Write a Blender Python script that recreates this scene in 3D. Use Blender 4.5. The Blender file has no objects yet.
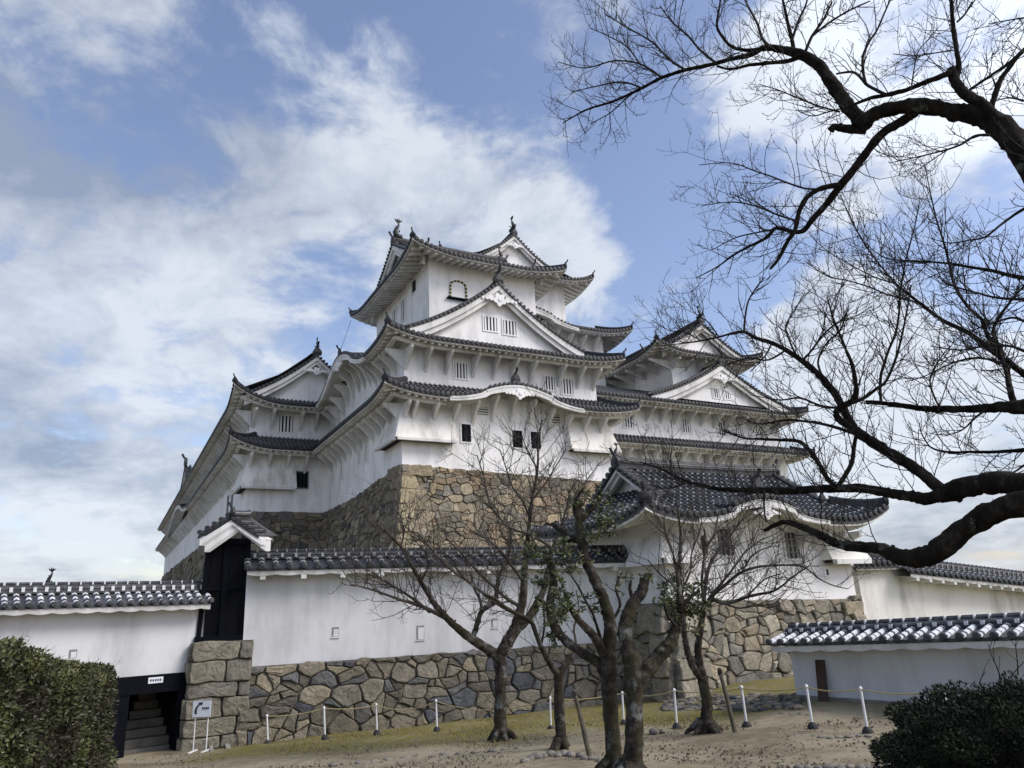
import bpy, math, random
from mathutils import Vector, Matrix
random.seed(7)
S = bpy.context.scene
COL = S.collection
R_ = math.radians
rnd = random.random
def ru(a, b): return a + (b - a) * random.random()

# ------------------------------------------------------------------ tuning values
EXPO = 1.18
SUN_E = 1.2
SKY_T = (1.14, 1.01, 1.0)
CLOUD_LO, CLOUD_HI = (1.55, 1.85, 2.45), (3.9, 4.15, 4.5)
MOSS_K, MOSS_0 = -.03, 16.3
# cloud masses: (px, py, radius deg, weight) directions; SKYG makes cloud whiter (+) or greyer (-)
SKYB = [(10, 400, 20, .12), (330, 110, 9, .14), (400, 170, 9, .06), (330, 220, 12, .06), (570, 245, 7, .20), (470, 290, 9, .12), (330, 10, 12, -.12), (190, 110, 10, -.05), (60, 60, 14, .03), (150, 300, 12, .09), (250, 420, 12, .05), (480, 90, 7, -.08), (400, 40, 8, -.06), (660, 160, 9, -.12), (690, 250, 10, -.16), (730, 90, 6, .10), (900, 165, 6, .10), (850, 350, 8, .25), (960, 30, 14, .12), (930, 470, 18, .14), (960, 260, 8, -.18), (620, 60, 10, -.04), (60, 560, 12, .05)]
SKYG = [(430, 180, 18, .25), (570, 240, 9, .45), (940, 60, 20, .35), (840, 350, 12, .5), (60, 500, 14, .15), (60, 330, 14, -.1), (200, 260, 14, .05), (80, 60, 16, -.35)]

# ------------------------------------------------------------------ camera
EYE = 3.0
FPX = 740.0
_up = Vector((-112.0, 2464.0, 740.0)).normalized()          # world up seen from the camera (x right, y up, z forward)
_fw = Vector((0, 0, 1)); _yy = (_fw - _up * _fw.dot(_up)).normalized()
_xx = Vector((_yy.y * _up.z - _yy.z * _up.y, _yy.z * _up.x - _yy.x * _up.z, _yy.x * _up.y - _yy.y * _up.x))
if _xx.x < 0: _xx = -_xx
def c2w(v): v = Vector(v); return Vector((_xx.dot(v), _yy.dot(v), _up.dot(v)))
cam = bpy.data.cameras.new('camera'); camo = bpy.data.objects.new('camera', cam); COL.objects.link(camo)
cam.sensor_fit = 'HORIZONTAL'; cam.sensor_width = 36; cam.lens = 36 * FPX / 1024
cam.clip_start = .1; cam.clip_end = 6000
rx, uy, fz = c2w((1, 0, 0)), c2w((0, 1, 0)), c2w((0, 0, 1))
camo.matrix_world = Matrix(((rx.x, uy.x, -fz.x, 0), (rx.y, uy.y, -fz.y, 0), (rx.z, uy.z, -fz.z, EYE), (0, 0, 0, 1)))
S.camera = camo
def at(px, py, D):
    "world point at forward distance D (metres) in the direction measured in the photograph"
    d = c2w((px - 512, 384 - py, FPX)); d = d * (D / d.y); return Vector((d.x, d.y, d.z + EYE))

# ------------------------------------------------------------------ world, sun
SUN_EL, SUN_AZ = 42.0, 104.0      # azimuth measured clockwise from +Y (view direction)
W = bpy.data.worlds.new('World'); S.world = W; W.use_nodes = True
nt = W.node_tree; N = nt.nodes; LK = nt.links
for n in list(N): N.remove(n)
def nd(tree, typ, **kw):
    n = tree.nodes.new(typ)
    for k, v in kw.items():
        if k == 'inp':
            for a, b in v.items(): n.inputs[a].default_value = b
        else: setattr(n, k, v)
    return n
def math_n(t, op, a, b=None, clamp=False):
    n = t.nodes.new('ShaderNodeMath'); n.operation = op; n.use_clamp = clamp
    for i, x in enumerate((a, b)):
        if x is None: continue
        if isinstance(x, (int, float)): n.inputs[i].default_value = x
        else: t.links.new(x, n.inputs[i])
    return n.outputs[0]
def mix_c(t, fac, a, b):
    n = t.nodes.new('ShaderNodeMix'); n.data_type = 'RGBA'
    for i, x in ((0, fac), (6, a), (7, b)):
        if isinstance(x, (int, float)): n.inputs[i].default_value = x
        elif isinstance(x, tuple): n.inputs[i].default_value = x if len(x) == 4 else (*x, 1)
        else: t.links.new(x, n.inputs[i])
    return n.outputs[2]
sky = nd(nt, 'ShaderNodeTexSky', sky_type='NISHITA', sun_disc=False, sun_elevation=R_(SUN_EL), sun_rotation=R_(SUN_AZ), air_density=1.0, dust_density=1.5, ozone_density=2.0)
tc = nd(nt, 'ShaderNodeTexCoord')
sepn = nd(nt, 'ShaderNodeSeparateXYZ'); LK.new(tc.outputs['Generated'], sepn.inputs[0])
# cloud sheet coordinates: direction projected on a high layer
den = math_n(nt, 'ADD', math_n(nt, 'MAXIMUM', sepn.outputs[2], 0.0), 0.36)
cx_ = math_n(nt, 'DIVIDE', sepn.outputs[0], den); cy_ = math_n(nt, 'DIVIDE', sepn.outputs[1], den)
cmb = nd(nt, 'ShaderNodeCombineXYZ'); LK.new(cx_, cmb.inputs[0]); LK.new(cy_, cmb.inputs[1])
def noise(t, vec, scale, detail=6, rough=.55, dist=0.0, off=None):
    n = nd(t, 'ShaderNodeTexNoise', inp={'Scale': scale, 'Detail': detail, 'Roughness': rough, 'Distortion': dist})
    if off is not None:
        v = nd(t, 'ShaderNodeVectorMath', operation='ADD'); v.inputs[1].default_value = off
        t.links.new(vec, v.inputs[0]); vec = v.outputs[0]
    t.links.new(vec, n.inputs['Vector']); return n.outputs[0]
n1 = noise(nt, cmb.outputs[0], 2.7, 10, .60, .5, (3.1, 7.7, 0))
n2 = noise(nt, cmb.outputs[0], 6.5, 8, .62, .5, (1.3, 2.2, 4))
n3 = noise(nt, cmb.outputs[0], 2.0, 6, .55, .3, (9.3, 1.2, 2))
# places in the sky where the cloud masses sit (direction, radius, weight)
def blob(d, rad, wgt):
    d = Vector(d).normalized()
    v = nd(nt, 'ShaderNodeVectorMath', operation='DOT_PRODUCT'); LK.new(tc.outputs['Generated'], v.inputs[0]); v.inputs[1].default_value = d
    mr = nd(nt, 'ShaderNodeMapRange', interpolation_type='SMOOTHSTEP', inp={'From Min': math.cos(rad), 'From Max': 1.0, 'To Min': 0.0, 'To Max': wgt}, clamp=True)
    LK.new(v.outputs['Value'], mr.inputs['Value']); return mr.outputs[0]
def dirpx(px, py): return at(px, py, 10) - Vector((0, 0, EYE))
n4 = noise(nt, cmb.outputs[0], 17, 6, .62, .6, (5, 1, 8))
dens = math_n(nt, 'ADD', math_n(nt, 'MULTIPLY', n1, .80), math_n(nt, 'ADD', math_n(nt, 'MULTIPLY', n2, .42), math_n(nt, 'MULTIPLY', math_n(nt, 'SUBTRACT', n4, .5), .22)))
for (px, py, rad, wgt) in SKYB:
    dens = math_n(nt, 'ADD', dens, blob(dirpx(px, py), R_(rad), wgt))
cov = nd(nt, 'ShaderNodeMapRange', interpolation_type='SMOOTHSTEP', inp={'From Min': .53, 'From Max': .74}, clamp=True); LK.new(dens, cov.inputs['Value'])
# brightness of the cloud: thick middles greyer, edges white
shade = nd(nt, 'ShaderNodeMapRange', interpolation_type='SMOOTHSTEP', inp={'From Min': .35, 'From Max': .72, 'To Min': 1.0, 'To Max': 0.0}, clamp=True); LK.new(n3, shade.inputs['Value'])
dark = math_n(nt, 'ADD', shade.outputs[0], -.05)
for (px, py, rad, wgt) in SKYG:
    dark = math_n(nt, 'ADD', dark, blob(dirpx(px, py), R_(rad), wgt))
dark = math_n(nt, 'ADD', dark, math_n(nt, 'ADD', math_n(nt, 'MULTIPLY', math_n(nt, 'SUBTRACT', n2, .5), 1.5), math_n(nt, 'MULTIPLY', math_n(nt, 'SUBTRACT', n4, .5), .5)), clamp=True)
ccol0 = mix_c(nt, dark, CLOUD_LO, CLOUD_HI)
sd_ = nd(nt, 'ShaderNodeVectorMath', operation='DOT_PRODUCT'); LK.new(tc.outputs['Generated'], sd_.inputs[0])
sd_.inputs[1].default_value = (math.sin(R_(SUN_AZ)) * math.cos(R_(SUN_EL)), math.cos(R_(SUN_AZ)) * math.cos(R_(SUN_EL)), math.sin(R_(SUN_EL)))
glow = nd(nt, 'ShaderNodeMapRange', interpolation_type='SMOOTHSTEP', inp={'From Min': .35, 'From Max': 1.0, 'To Min': 1.0, 'To Max': 2.3}, clamp=True); LK.new(sd_.outputs['Value'], glow.inputs['Value'])
cs_ = nd(nt, 'ShaderNodeVectorMath', operation='SCALE'); LK.new(ccol0, cs_.inputs[0]); LK.new(glow.outputs[0], cs_.inputs['Scale']); ccol = cs_.outputs[0]
skyc = nd(nt, 'ShaderNodeMix', data_type='RGBA', blend_type='MULTIPLY'); skyc.inputs[0].default_value = 1
LK.new(sky.outputs[0], skyc.inputs[6]); skyc.inputs[7].default_value = (*SKY_T, 1)
allc = mix_c(nt, math_n(nt, 'MULTIPLY', cov.outputs[0], .86), skyc.outputs[2], ccol)
bg = nd(nt, 'ShaderNodeBackground', inp={'Strength': .09}); LK.new(allc, bg.inputs[0])
wo = nd(nt, 'ShaderNodeOutputWorld'); LK.new(bg.outputs[0], wo.inputs[0])

sl = bpy.data.lights.new('sun', 'SUN'); so = bpy.data.objects.new('sun', sl); COL.objects.link(so)
sl.energy = SUN_E; sl.angle = R_(24); sl.color = (1, .955, .90)
so.rotation_euler = (R_(90 - SUN_EL), 0, R_(180 - SUN_AZ) + math.pi * 0)
_sd = Vector((math.sin(R_(SUN_AZ)) * math.cos(R_(SUN_EL)), math.cos(R_(SUN_AZ)) * math.cos(R_(SUN_EL)), math.sin(R_(SUN_EL))))
so.rotation_euler = _sd.to_track_quat('Z', 'Y').to_euler()
S.view_settings.view_transform = 'Standard'; S.view_settings.look = 'None'; S.view_settings.gamma = 1; S.view_settings.exposure = EXPO
S.render.engine = 'CYCLES'
S.render.resolution_x = 1024; S.render.resolution_y = 768

# ------------------------------------------------------------------ materials
def mat(name, fn, rough=.85, spec=.3):
    m = bpy.data.materials.new(name); m.use_nodes = True; t = m.node_tree
    b = t.nodes['Principled BSDF']; b.inputs['Roughness'].default_value = rough
    b.inputs['Specular IOR Level'].default_value = spec
    fn(t, b); return m
def tco(t, which='Object'):
    return nd(t, 'ShaderNodeTexCoord').outputs[which]
def ramp(t, fac, stops):
    r = t.nodes.new('ShaderNodeValToRGB'); e = r.color_ramp.elements
    while len(e) < len(stops): e.new(.5)
    for i, (p, c) in enumerate(stops): e[i].position = p; e[i].color = (*c, 1) if len(c) == 3 else c
    t.links.new(fac, r.inputs[0]); return r.outputs[0]
def bump(t, b, h, strength=.3, dist=.02):
    n = nd(t, 'ShaderNodeBump', inp={'Strength': strength, 'Distance': dist}); t.links.new(h, n.inputs['Height']); t.links.new(n.outputs[0], b.inputs['Normal'])
def geo_pos(t): return nd(t, 'ShaderNodeNewGeometry').outputs['Position']
def m_noise(cols, scale, detail=6, bs=.3, bd=.02, bscale=None, stretch=None):
    def fn(t, b):
        p = geo_pos(t)
        if stretch:
            mp = nd(t, 'ShaderNodeMapping'); mp.inputs['Scale'].default_value = stretch; t.links.new(p, mp.inputs[0]); p = mp.outputs[0]
        n = noise(t, p, scale, detail, .6)
        k = len(cols); c = ramp(t, n, [(.3 + .4 * i / (k - 1), cc) for i, cc in enumerate(cols)])
        t.links.new(c, b.inputs['Base Color'])
        if bs: bump(t, b, noise(t, p, bscale or scale * 6, 5, .6), bs, bd)
    return fn
def plaster_fn(base, stain, streak=.5):
    def fn(t, b):
        p = geo_pos(t)
        mp = nd(t, 'ShaderNodeMapping'); mp.inputs['Scale'].default_value = (1, 1, .22); t.links.new(p, mp.inputs[0])
        a = noise(t, mp.outputs[0], 1.3, 8, .65); c = noise(t, p, .35, 4, .6)
        f = math_n(t, 'ADD', math_n(t, 'MULTIPLY', a, .6), math_n(t, 'MULTIPLY', c, .4))
        col = ramp(t, f, [(.40, stain), (.53, base), (.7, tuple(min(1, x * 1.05) for x in base))])
        t.links.new(col, b.inputs['Base Color']); bump(t, b, noise(t, p, 9, 6, .6), .12, .02)
    return fn
M = {}
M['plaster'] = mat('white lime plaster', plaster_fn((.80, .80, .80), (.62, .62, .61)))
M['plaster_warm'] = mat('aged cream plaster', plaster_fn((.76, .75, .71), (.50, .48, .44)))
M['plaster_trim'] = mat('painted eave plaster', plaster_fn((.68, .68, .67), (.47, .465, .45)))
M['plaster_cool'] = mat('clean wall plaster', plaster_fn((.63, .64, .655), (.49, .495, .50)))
def tile_fn(c0, c1, c2):
    def fn(t, b):
        p = geo_pos(t)
        n = noise(t, p, 7, 3, .7); n2_ = noise(t, p, .6, 3, .5)
        f = math_n(t, 'ADD', math_n(t, 'MULTIPLY', n, .75), math_n(t, 'MULTIPLY', n2_, .25))
        t.links.new(ramp(t, f, [(.35, c0), (.5, c1), (.66, c2)]), b.inputs['Base Color'])
        bump(t, b, noise(t, p, 30, 4, .6), .2, .01)
    return fn
M['tile'] = mat('grey clay roof tile', tile_fn((.007, .008, .010), (.016, .018, .022), (.045, .047, .052)), .55, .4)
M['tile_grey'] = mat('weathered grey roof tile', tile_fn((.020, .021, .025), (.050, .052, .058), (.11, .112, .118)), .6, .35)
M['joint'] = mat('plastered tile joint', tile_fn((.16, .16, .16), (.26, .26, .255), (.36, .36, .35)), .8)
M['joint_white'] = mat('fresh plaster tile joint', tile_fn((.52, .53, .55), (.62, .63, .65), (.72, .73, .75)), .8)
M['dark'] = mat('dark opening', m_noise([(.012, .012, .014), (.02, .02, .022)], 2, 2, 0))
M['blackwood'] = mat('black lacquered timber', m_noise([(.003, .004, .007), (.006, .007, .011)], 5, 4, .2, .01, 40), .85, .08)
M['brownwood'] = mat('brown board', m_noise([(.045, .028, .022), (.085, .05, .04)], 3, 4, .2, .01, 30, (1, 1, .15)))
M['gold'] = mat('gilt fitting', m_noise([(.42, .36, .18), (.6, .52, .3)], 8, 2, 0), .45)
M['grey_board'] = mat('weathered grey board', m_noise([(.16, .16, .155), (.26, .255, .24)], 3, 4, .2, .01, 30))
def stone_fn(t, b):
    at_ = nd(t, 'ShaderNodeAttribute', attribute_name='tone')
    p = geo_pos(t)
    n = noise(t, p, 3.2, 8, .68); sp = noise(t, p, 14, 5, .7)
    f = math_n(t, 'ADD', math_n(t, 'MULTIPLY', n, .9), math_n(t, 'MULTIPLY', sp, .9))
    k = nd(t, 'ShaderNodeMapRange', inp={'From Min': .6, 'From Max': 1.2, 'To Min': .45, 'To Max': 1.5}); t.links.new(f, k.inputs[0])
    v = nd(t, 'ShaderNodeVectorMath', operation='SCALE'); t.links.new(at_.outputs['Color'], v.inputs[0]); t.links.new(k.outputs[0], v.inputs['Scale'])
    t.links.new(v.outputs[0], b.inputs['Base Color'])
    bump(t, b, math_n(t, 'ADD', noise(t, p, 5, 9, .72), math_n(t, 'MULTIPLY', sp, .5)), .9, .07)
M['stone'] = mat('quarried wall stone', stone_fn, .95, .15)
M['stone_gap'] = mat('earth between stones', m_noise([(.07, .062, .05), (.16, .145, .115)], 5, 5, .5, .03))
def bark_fn(t, b):
    p = geo_pos(t)
    mp = nd(t, 'ShaderNodeMapping'); mp.inputs['Scale'].default_value = (1, 1, .45); t.links.new(p, mp.inputs[0])
    n = noise(t, mp.outputs[0], 9, 8, .7); l = noise(t, p, 4, 5, .7, 0, (4, 4, 4))
    c = ramp(t, n, [(.35, (.006, .005, .0045)), (.55, (.018, .015, .012)), (.72, (.055, .047, .040))])
    lm = nd(t, 'ShaderNodeMapRange', inp={'From Min': .60, 'From Max': .68}, clamp=True); t.links.new(l, lm.inputs[0])
    c2 = mix_c(t, math_n(t, 'MULTIPLY', lm.outputs[0], .55), c, (.16, .165, .15))
    t.links.new(c2, b.inputs['Base Color']); bump(t, b, n, .9, .03)
M['bark'] = mat('cherry bark with lichen', bark_fn, .95, .1)
def bark2_fn(t, b):
    p = geo_pos(t)
    n = noise(t, p, 8, 8, .7); l = noise(t, p, 3.5, 5, .7, 0, (4, 4, 4)); g = noise(t, p, 2.2, 5, .6, 0, (8, 1, 4))
    c = ramp(t, n, [(.35, (.016, .013, .011)), (.52, (.045, .038, .031)), (.68, (.11, .098, .084))])
    lm = nd(t, 'ShaderNodeMapRange', inp={'From Min': .56, 'From Max': .66}, clamp=True); t.links.new(l, lm.inputs[0])
    c2 = mix_c(t, math_n(t, 'MULTIPLY', lm.outputs[0], .7), c, (.24, .25, .235))
    gm = nd(t, 'ShaderNodeMapRange', inp={'From Min': .5, 'From Max': .62}, clamp=True); t.links.new(g, gm.inputs[0])
    c3 = mix_c(t, math_n(t, 'MULTIPLY', gm.outputs[0], .45), c2, (.045, .045, .02))
    t.links.new(c3, b.inputs['Base Color']); bump(t, b, n, .9, .03)
M['bark_mossy'] = mat('mossy grey bark', bark2_fn, .95, .1)
M['twig'] = mat('thin twig bark', m_noise([(.010, .008, .007), (.026, .021, .018)], 6, 3, 0))
M['twig_pale'] = mat('pale grey twig bark', m_noise([(.028, .023, .019), (.085, .073, .062)], 4, 3, 0))
def leaf_fn(cols):
    def fn(t, b):
        oi = nd(t, 'ShaderNodeAttribute', attribute_name='tone')
        t.links.new(ramp(t, oi.outputs['Fac'], [(i / (len(cols) - 1), c) for i, c in enumerate(cols)]), b.inputs['Base Color'])
    return fn
M['leaf_dark'] = mat('glossy evergreen leaf', leaf_fn([(.022, .032, .014), (.055, .072, .028), (.13, .145, .06), (.20, .19, .10)]), .5, .4)
M['leaf_hedge'] = mat('clipped hedge leaf', leaf_fn([(.032, .028, .018), (.045, .055, .022), (.085, .10, .032), (.15, .14, .06)]), .5, .4)
M['leaf_bush'] = mat('dark shrub leaf', leaf_fn([(.006, .009, .005), (.012, .018, .009), (.022, .032, .014), (.04, .05, .024)]), .6, .2)
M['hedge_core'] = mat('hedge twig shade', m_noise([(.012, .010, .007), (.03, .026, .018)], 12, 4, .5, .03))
M['white_paint'] = mat('white post paint', m_noise([(.66, .67, .68), (.8, .8, .8)], 6, 3, 0), .5)
M['rubber'] = mat('black rubber foot', m_noise([(.02, .02, .022), (.04, .04, .042)], 6, 3, .2), .7)
M['rope'] = mat('yellow straw rope', m_noise([(.34, .27, .13), (.5, .42, .24)], 40, 3, .5, .01))
M['pole_wood'] = mat('weathered support pole', m_noise([(.055, .05, .035), (.12, .10, .07)], 6, 4, .3, .01, 40))
M['sign_white'] = mat('white sign face', m_noise([(.62, .66, .74), (.7, .73, .8)], 3, 2, 0), .4)
M['sign_ink'] = mat('black sign print', m_noise([(.015, .015, .02), (.025, .025, .03)], 3, 2, 0), .5)
M['concrete'] = mat('pale concrete kerb', m_noise([(.22, .20, .17), (.34, .32, .28)], 4, 6, .4, .01))
M['pebble'] = mat('edging stone', m_noise([(.12, .11, .095), (.24, .22, .19)], 5, 6, .4, .02))

# ------------------------------------------------------------------ mesh collector
class MB:
    def __init__(s): s.v = []; s.f = []; s.m = []; s.t = None
    def face(s, pts, mi=0):
        n = len(s.v); s.v += [tuple(p) for p in pts]; s.f.append(tuple(range(n, n + len(pts)))); s.m.append(mi)
        if s.t is not None: s.t += [s.tone] * len(pts)
    def grid(s, rows, mi=0, close=False):
        n = len(s.v); w = len(rows[0])
        for r in rows: s.v += [tuple(p) for p in r]
        if s.t is not None: s.t += [s.tone] * (w * len(rows))
        for i in range(len(rows) - 1):
            for j in range(w if close else w - 1):
                k = (j + 1) % w
                s.f.append((n + i * w + j, n + i * w + k, n + (i + 1) * w + k, n + (i + 1) * w + j))
                s.m.append(mi if isinstance(mi, int) else mi[i])
    def hexa(s, p, mi=0):
        "8 points: bottom ring 0-3, top ring 4-7"
        n = len(s.v); s.v += [tuple(q) for q in p]
        if s.t is not None: s.t += [s.tone] * 8
        for q in ((3, 2, 1, 0), (4, 5, 6, 7), (0, 1, 5, 4), (1, 2, 6, 5), (2, 3, 7, 6), (3, 0, 4, 7)):
            s.f.append(tuple(n + i for i in q)); s.m.append(mi)
    def box(s, x0, x1, y0, y1, z0, z1, mi=0, T=None):
        p = [(x0, y0, z0), (x1, y0, z0), (x1, y1, z0), (x0, y1, z0), (x0, y0, z1), (x1, y0, z1), (x1, y1, z1), (x0, y1, z1)]
        if T: p = [T(*q) for q in p]
        s.hexa(p, mi)
    def prism(s, prof, T, x0, x1, mi=0):
        "profile [(y,z)] extruded over x; T(x,y,z)"
        a = [T(x0, y, z) for y, z in prof]; b = [T(x1, y, z) for y, z in prof]; n = len(s.v); k = len(prof)
        s.v += [tuple(q) for q in a + b]
        if s.t is not None: s.t += [s.tone] * (2 * k)
        s.f.append(tuple(n + i for i in range(k))); s.m.append(mi)
        s.f.append(tuple(n + k + i for i in reversed(range(k)))); s.m.append(mi)
        for i in range(k):
            j = (i + 1) % k; s.f.append((n + i, n + k + i, n + k + j, n + j)); s.m.append(mi)
    def tube(s, pts, rads, n=6, mi=0, cap=True):
        rows = []
        pts = [Vector(p) for p in pts]; ref = Vector((.13, .21, .97))
        for i, p in enumerate(pts):
            d = (pts[min(i + 1, len(pts) - 1)] - pts[max(i - 1, 0)])
            if d.length < 1e-9: d = Vector((0, 0, 1))
            d.normalize()
            a = d.cross(ref)
            if a.length < .15: a = d.cross(Vector((1, 0, 0)))
            a.normalize(); b = d.cross(a); r = rads[i] if hasattr(rads, '__len__') else rads
            rows.append([p + a * (r * math.cos(2 * math.pi * k / n)) + b * (r * math.sin(2 * math.pi * k / n)) for k in range(n)])
        s.grid(rows, mi, True)
        if cap: s.face(rows[0][::-1], mi); s.face(rows[-1], mi)
    def build(s, name, mats, parent=None, smooth=False, loc=None):
        me = bpy.data.meshes.new(name); me.from_pydata(s.v, [], s.f)
        if not isinstance(mats, (list, tuple)): mats = [mats]
        for m in mats: me.materials.append(M[m] if isinstance(m, str) else m)
        if len(mats) > 1: me.polygons.foreach_set('material_index', s.m)
        if s.t is not None:
            ca = me.color_attributes.new('tone', 'FLOAT_COLOR', 'POINT')
            flat = []
            for c in s.t: flat += (c, c, c, 1.0) if isinstance(c, (int, float)) else (*c, 1.0)
            ca.data.foreach_set('color', flat)
        if smooth: me.polygons.foreach_set('use_smooth', [True] * len(me.polygons))
        me.update()
        o = bpy.data.objects.new(name, me); COL.objects.link(o)
        if parent: o.parent = parent
        if loc: o.location = loc
        return o
def tag(o, label=None, cat=None, group=None, kind=None):
    if label: o['label'] = label
    if cat: o['category'] = cat
    if group: o['group'] = group
    if kind: o['kind'] = kind
    return o
def empty(name, loc, rz=0):
    o = bpy.data.objects.new(name, None); COL.objects.link(o); o.location = loc; o.rotation_euler = (0, 0, rz); o.empty_display_size = .3
    return o
# ------------------------------------------------------------------ japanese roof kit
def TF(v0): return lambda x, y, z: (x, v0 + y, z)          # facade facing -y, y runs inwards
def TB(v0): return lambda x, y, z: (x, v0 - y, z)
def TL(u0): return lambda x, y, z: (u0 + y, x, z)          # facade facing -x
def TRt(u0): return lambda x, y, z: (u0 - y, x, z)         # facade facing +x

class Panel:
    def __init__(s, T, a0, a1, B, z0, m=(1, 1), sl=.5, cv=.03, lift=(.5, .5), R=3.6, bumps=(), cap=None, ov=1.5, valley_lift=0):
        s.T = T; s.a0 = a0; s.a1 = a1; s.B = B; s.z0 = z0; s.m = m; s.sl = sl; s.cv = cv; s.lift = lift; s.R = R; s.bumps = bumps; s.cap = cap; s.ov = ov
    def prof(s, b): return s.sl * b + s.cv * b * b
    def bump(s, a):
        k = 0
        for ac, hw, h in s.bumps:
            t = (a - ac) / hw
            if abs(t) < 1:
                c = .5 + .5 * math.cos(math.pi * t); k = max(k, h * (c ** .85) - .12 * math.sin(math.pi * abs(t)) ** 2 * (abs(t) > .5))
        return k
    def lf(s, a, b=0):
        L = 0
        if s.m[0] == 1: L += s.lift[0] * max(0, 1 - max(0, a - s.a0) / s.R) ** 2.2
        if s.m[1] == 1: L += s.lift[1] * max(0, 1 - max(0, s.a1 - a) / s.R) ** 2.2
        return L * max(0, 1 - b / (s.B * 1.3))
    def zE(s, a): return s.z0 + s.lf(a) + s.bump(a)
    def z(s, a, b):
        base = s.z0 + s.prof(b) + s.lf(a, b)
        k = s.bump(a)
        if k > 0:
            q = s.z0 + k + .10 * b + s.lf(a, b); base = max(base, q)
        return base
    def P(s, a, b, dz=0): return s.T(a, b, s.z(a, b) + dz)
    def rng(s, a, e=0):
        a = a + e; bs = 0; be = s.B
        if s.m[0] == 1:
            d = a - s.a0
            if s.cap is None or d < s.cap: be = min(be, max(d, 0))
        elif s.m[0] == -1 and a < s.a0: bs = s.a0 - a
        if s.m[1] == 1:
            d = s.a1 - a
            if s.cap is None or d < s.cap: be = min(be, max(d, 0))
        elif s.m[1] == -1 and a > s.a1: bs = a - s.a1
        return bs, max(bs, be)
    def tiles(s, mb, sp=.34, r=.10, step=.34, joint=True, disc=True, jm=1, edge=True, jf=.20, ed=.16, dk=1.42):
        A0 = s.a0 - (s.B if s.m[0] == -1 else 0); A1 = s.a1 + (s.B if s.m[1] == -1 else 0)
        n = max(1, round((A1 - A0) / sp)); w = (A1 - A0) / n
        cols = [A0 + w * i for i in range(n + 1)]
        nb = max(3, int(s.B / .9) + 2)
        for i in range(n):
            L = s.rng(cols[i], 1e-4); Rr = s.rng(cols[i + 1], -1e-4)
            if L[1] - L[0] < 1e-3 and Rr[1] - Rr[0] < 1e-3: continue
            rows = []
            for k in range(nb + 1):
                t = k / nb
                rows.append([s.P(cols[i], L[0] + (L[1] - L[0]) * t), s.P((cols[i] + cols[i + 1]) / 2, (L[0] + Rr[0]) / 2 + ((L[1] - L[0]) + (Rr[1] - Rr[0])) / 2 * t, -.02), s.P(cols[i + 1], Rr[0] + (Rr[1] - Rr[0]) * t)])
            mb.grid(rows, 0)
            if L[0] == 0 and Rr[0] == 0 and edge:
                p, q = s.P(cols[i], 0), s.P(cols[i + 1], 0); mq = s.P((cols[i] + cols[i + 1]) / 2, 0, -.02)
                d = ed
                lo = lambda c: (c[0], c[1], c[2] - d)
                mb.face([p, mq, lo(mq), lo(p)], 0); mb.face([mq, q, lo(q), lo(mq)], 0)
        for i in range(n + 1):
            a = cols[i]; bs, be = s.rng(a, 1e-4 if i < n else -1e-4)
            if be - bs < .12: continue
            rows = []; ms = []
            m = max(1, int((be - bs) / step)); L = (be - bs) / m
            def ring(b, k):
                rr = r * k; return [s.P(a + rr * cx, b, rr * cz - .015) for cx, cz in ((-1, 0), (-.78, .62), (0, .98), (.78, .62), (1, 0))]
            for j in range(m):
                b = bs + L * j
                if joint:
                    jq = jf * ru(.7, 1.15); rows += [ring(b, 1.10), ring(b + L * min(.92, jq), 1.08), ring(b + L * min(.97, jf + .04), .97)]; ms += [jm, 0, 0]
                else:
                    rows += [ring(b, 1.08)]; ms += [0]
            rows.append(ring(be, .95)); mb.grid(rows, ms)
            if disc and bs == 0:
                c = [(math.cos(math.pi * k / 4 + .39), math.sin(math.pi * k / 4 + .39)) for k in range(8)]
                R2 = r * dk; zz = s.zE(a) + r * .25
                f0 = [s.T(a + R2 * x, -.035, zz + R2 * y) for x, y in c]; f1 = [s.T(a + R2 * x, .03, zz + R2 * y) for x, y in c]
                mb.grid([f1, f0], 0, True); mb.face(f0, 0)
                f2 = [s.T(a + R2 * .62 * x, -.05, zz + R2 * .62 * y) for x, y in c]; mb.grid([f0, f2], 0, True); mb.face(f2, 0)
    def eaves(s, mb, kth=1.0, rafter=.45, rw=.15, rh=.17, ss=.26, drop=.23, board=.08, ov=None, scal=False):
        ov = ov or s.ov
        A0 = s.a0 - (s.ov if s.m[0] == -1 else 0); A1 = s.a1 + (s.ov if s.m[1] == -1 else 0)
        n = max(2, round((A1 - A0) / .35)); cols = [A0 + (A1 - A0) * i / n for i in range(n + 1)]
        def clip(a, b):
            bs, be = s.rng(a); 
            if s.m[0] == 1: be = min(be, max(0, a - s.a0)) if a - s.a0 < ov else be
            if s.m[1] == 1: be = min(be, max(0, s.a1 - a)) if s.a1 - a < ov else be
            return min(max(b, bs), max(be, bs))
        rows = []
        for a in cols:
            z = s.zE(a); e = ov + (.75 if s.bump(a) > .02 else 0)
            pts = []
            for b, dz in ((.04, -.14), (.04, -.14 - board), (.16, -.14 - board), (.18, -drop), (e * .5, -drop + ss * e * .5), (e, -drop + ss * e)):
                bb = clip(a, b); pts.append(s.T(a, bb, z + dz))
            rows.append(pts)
        mb.grid(rows, 0)
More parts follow.
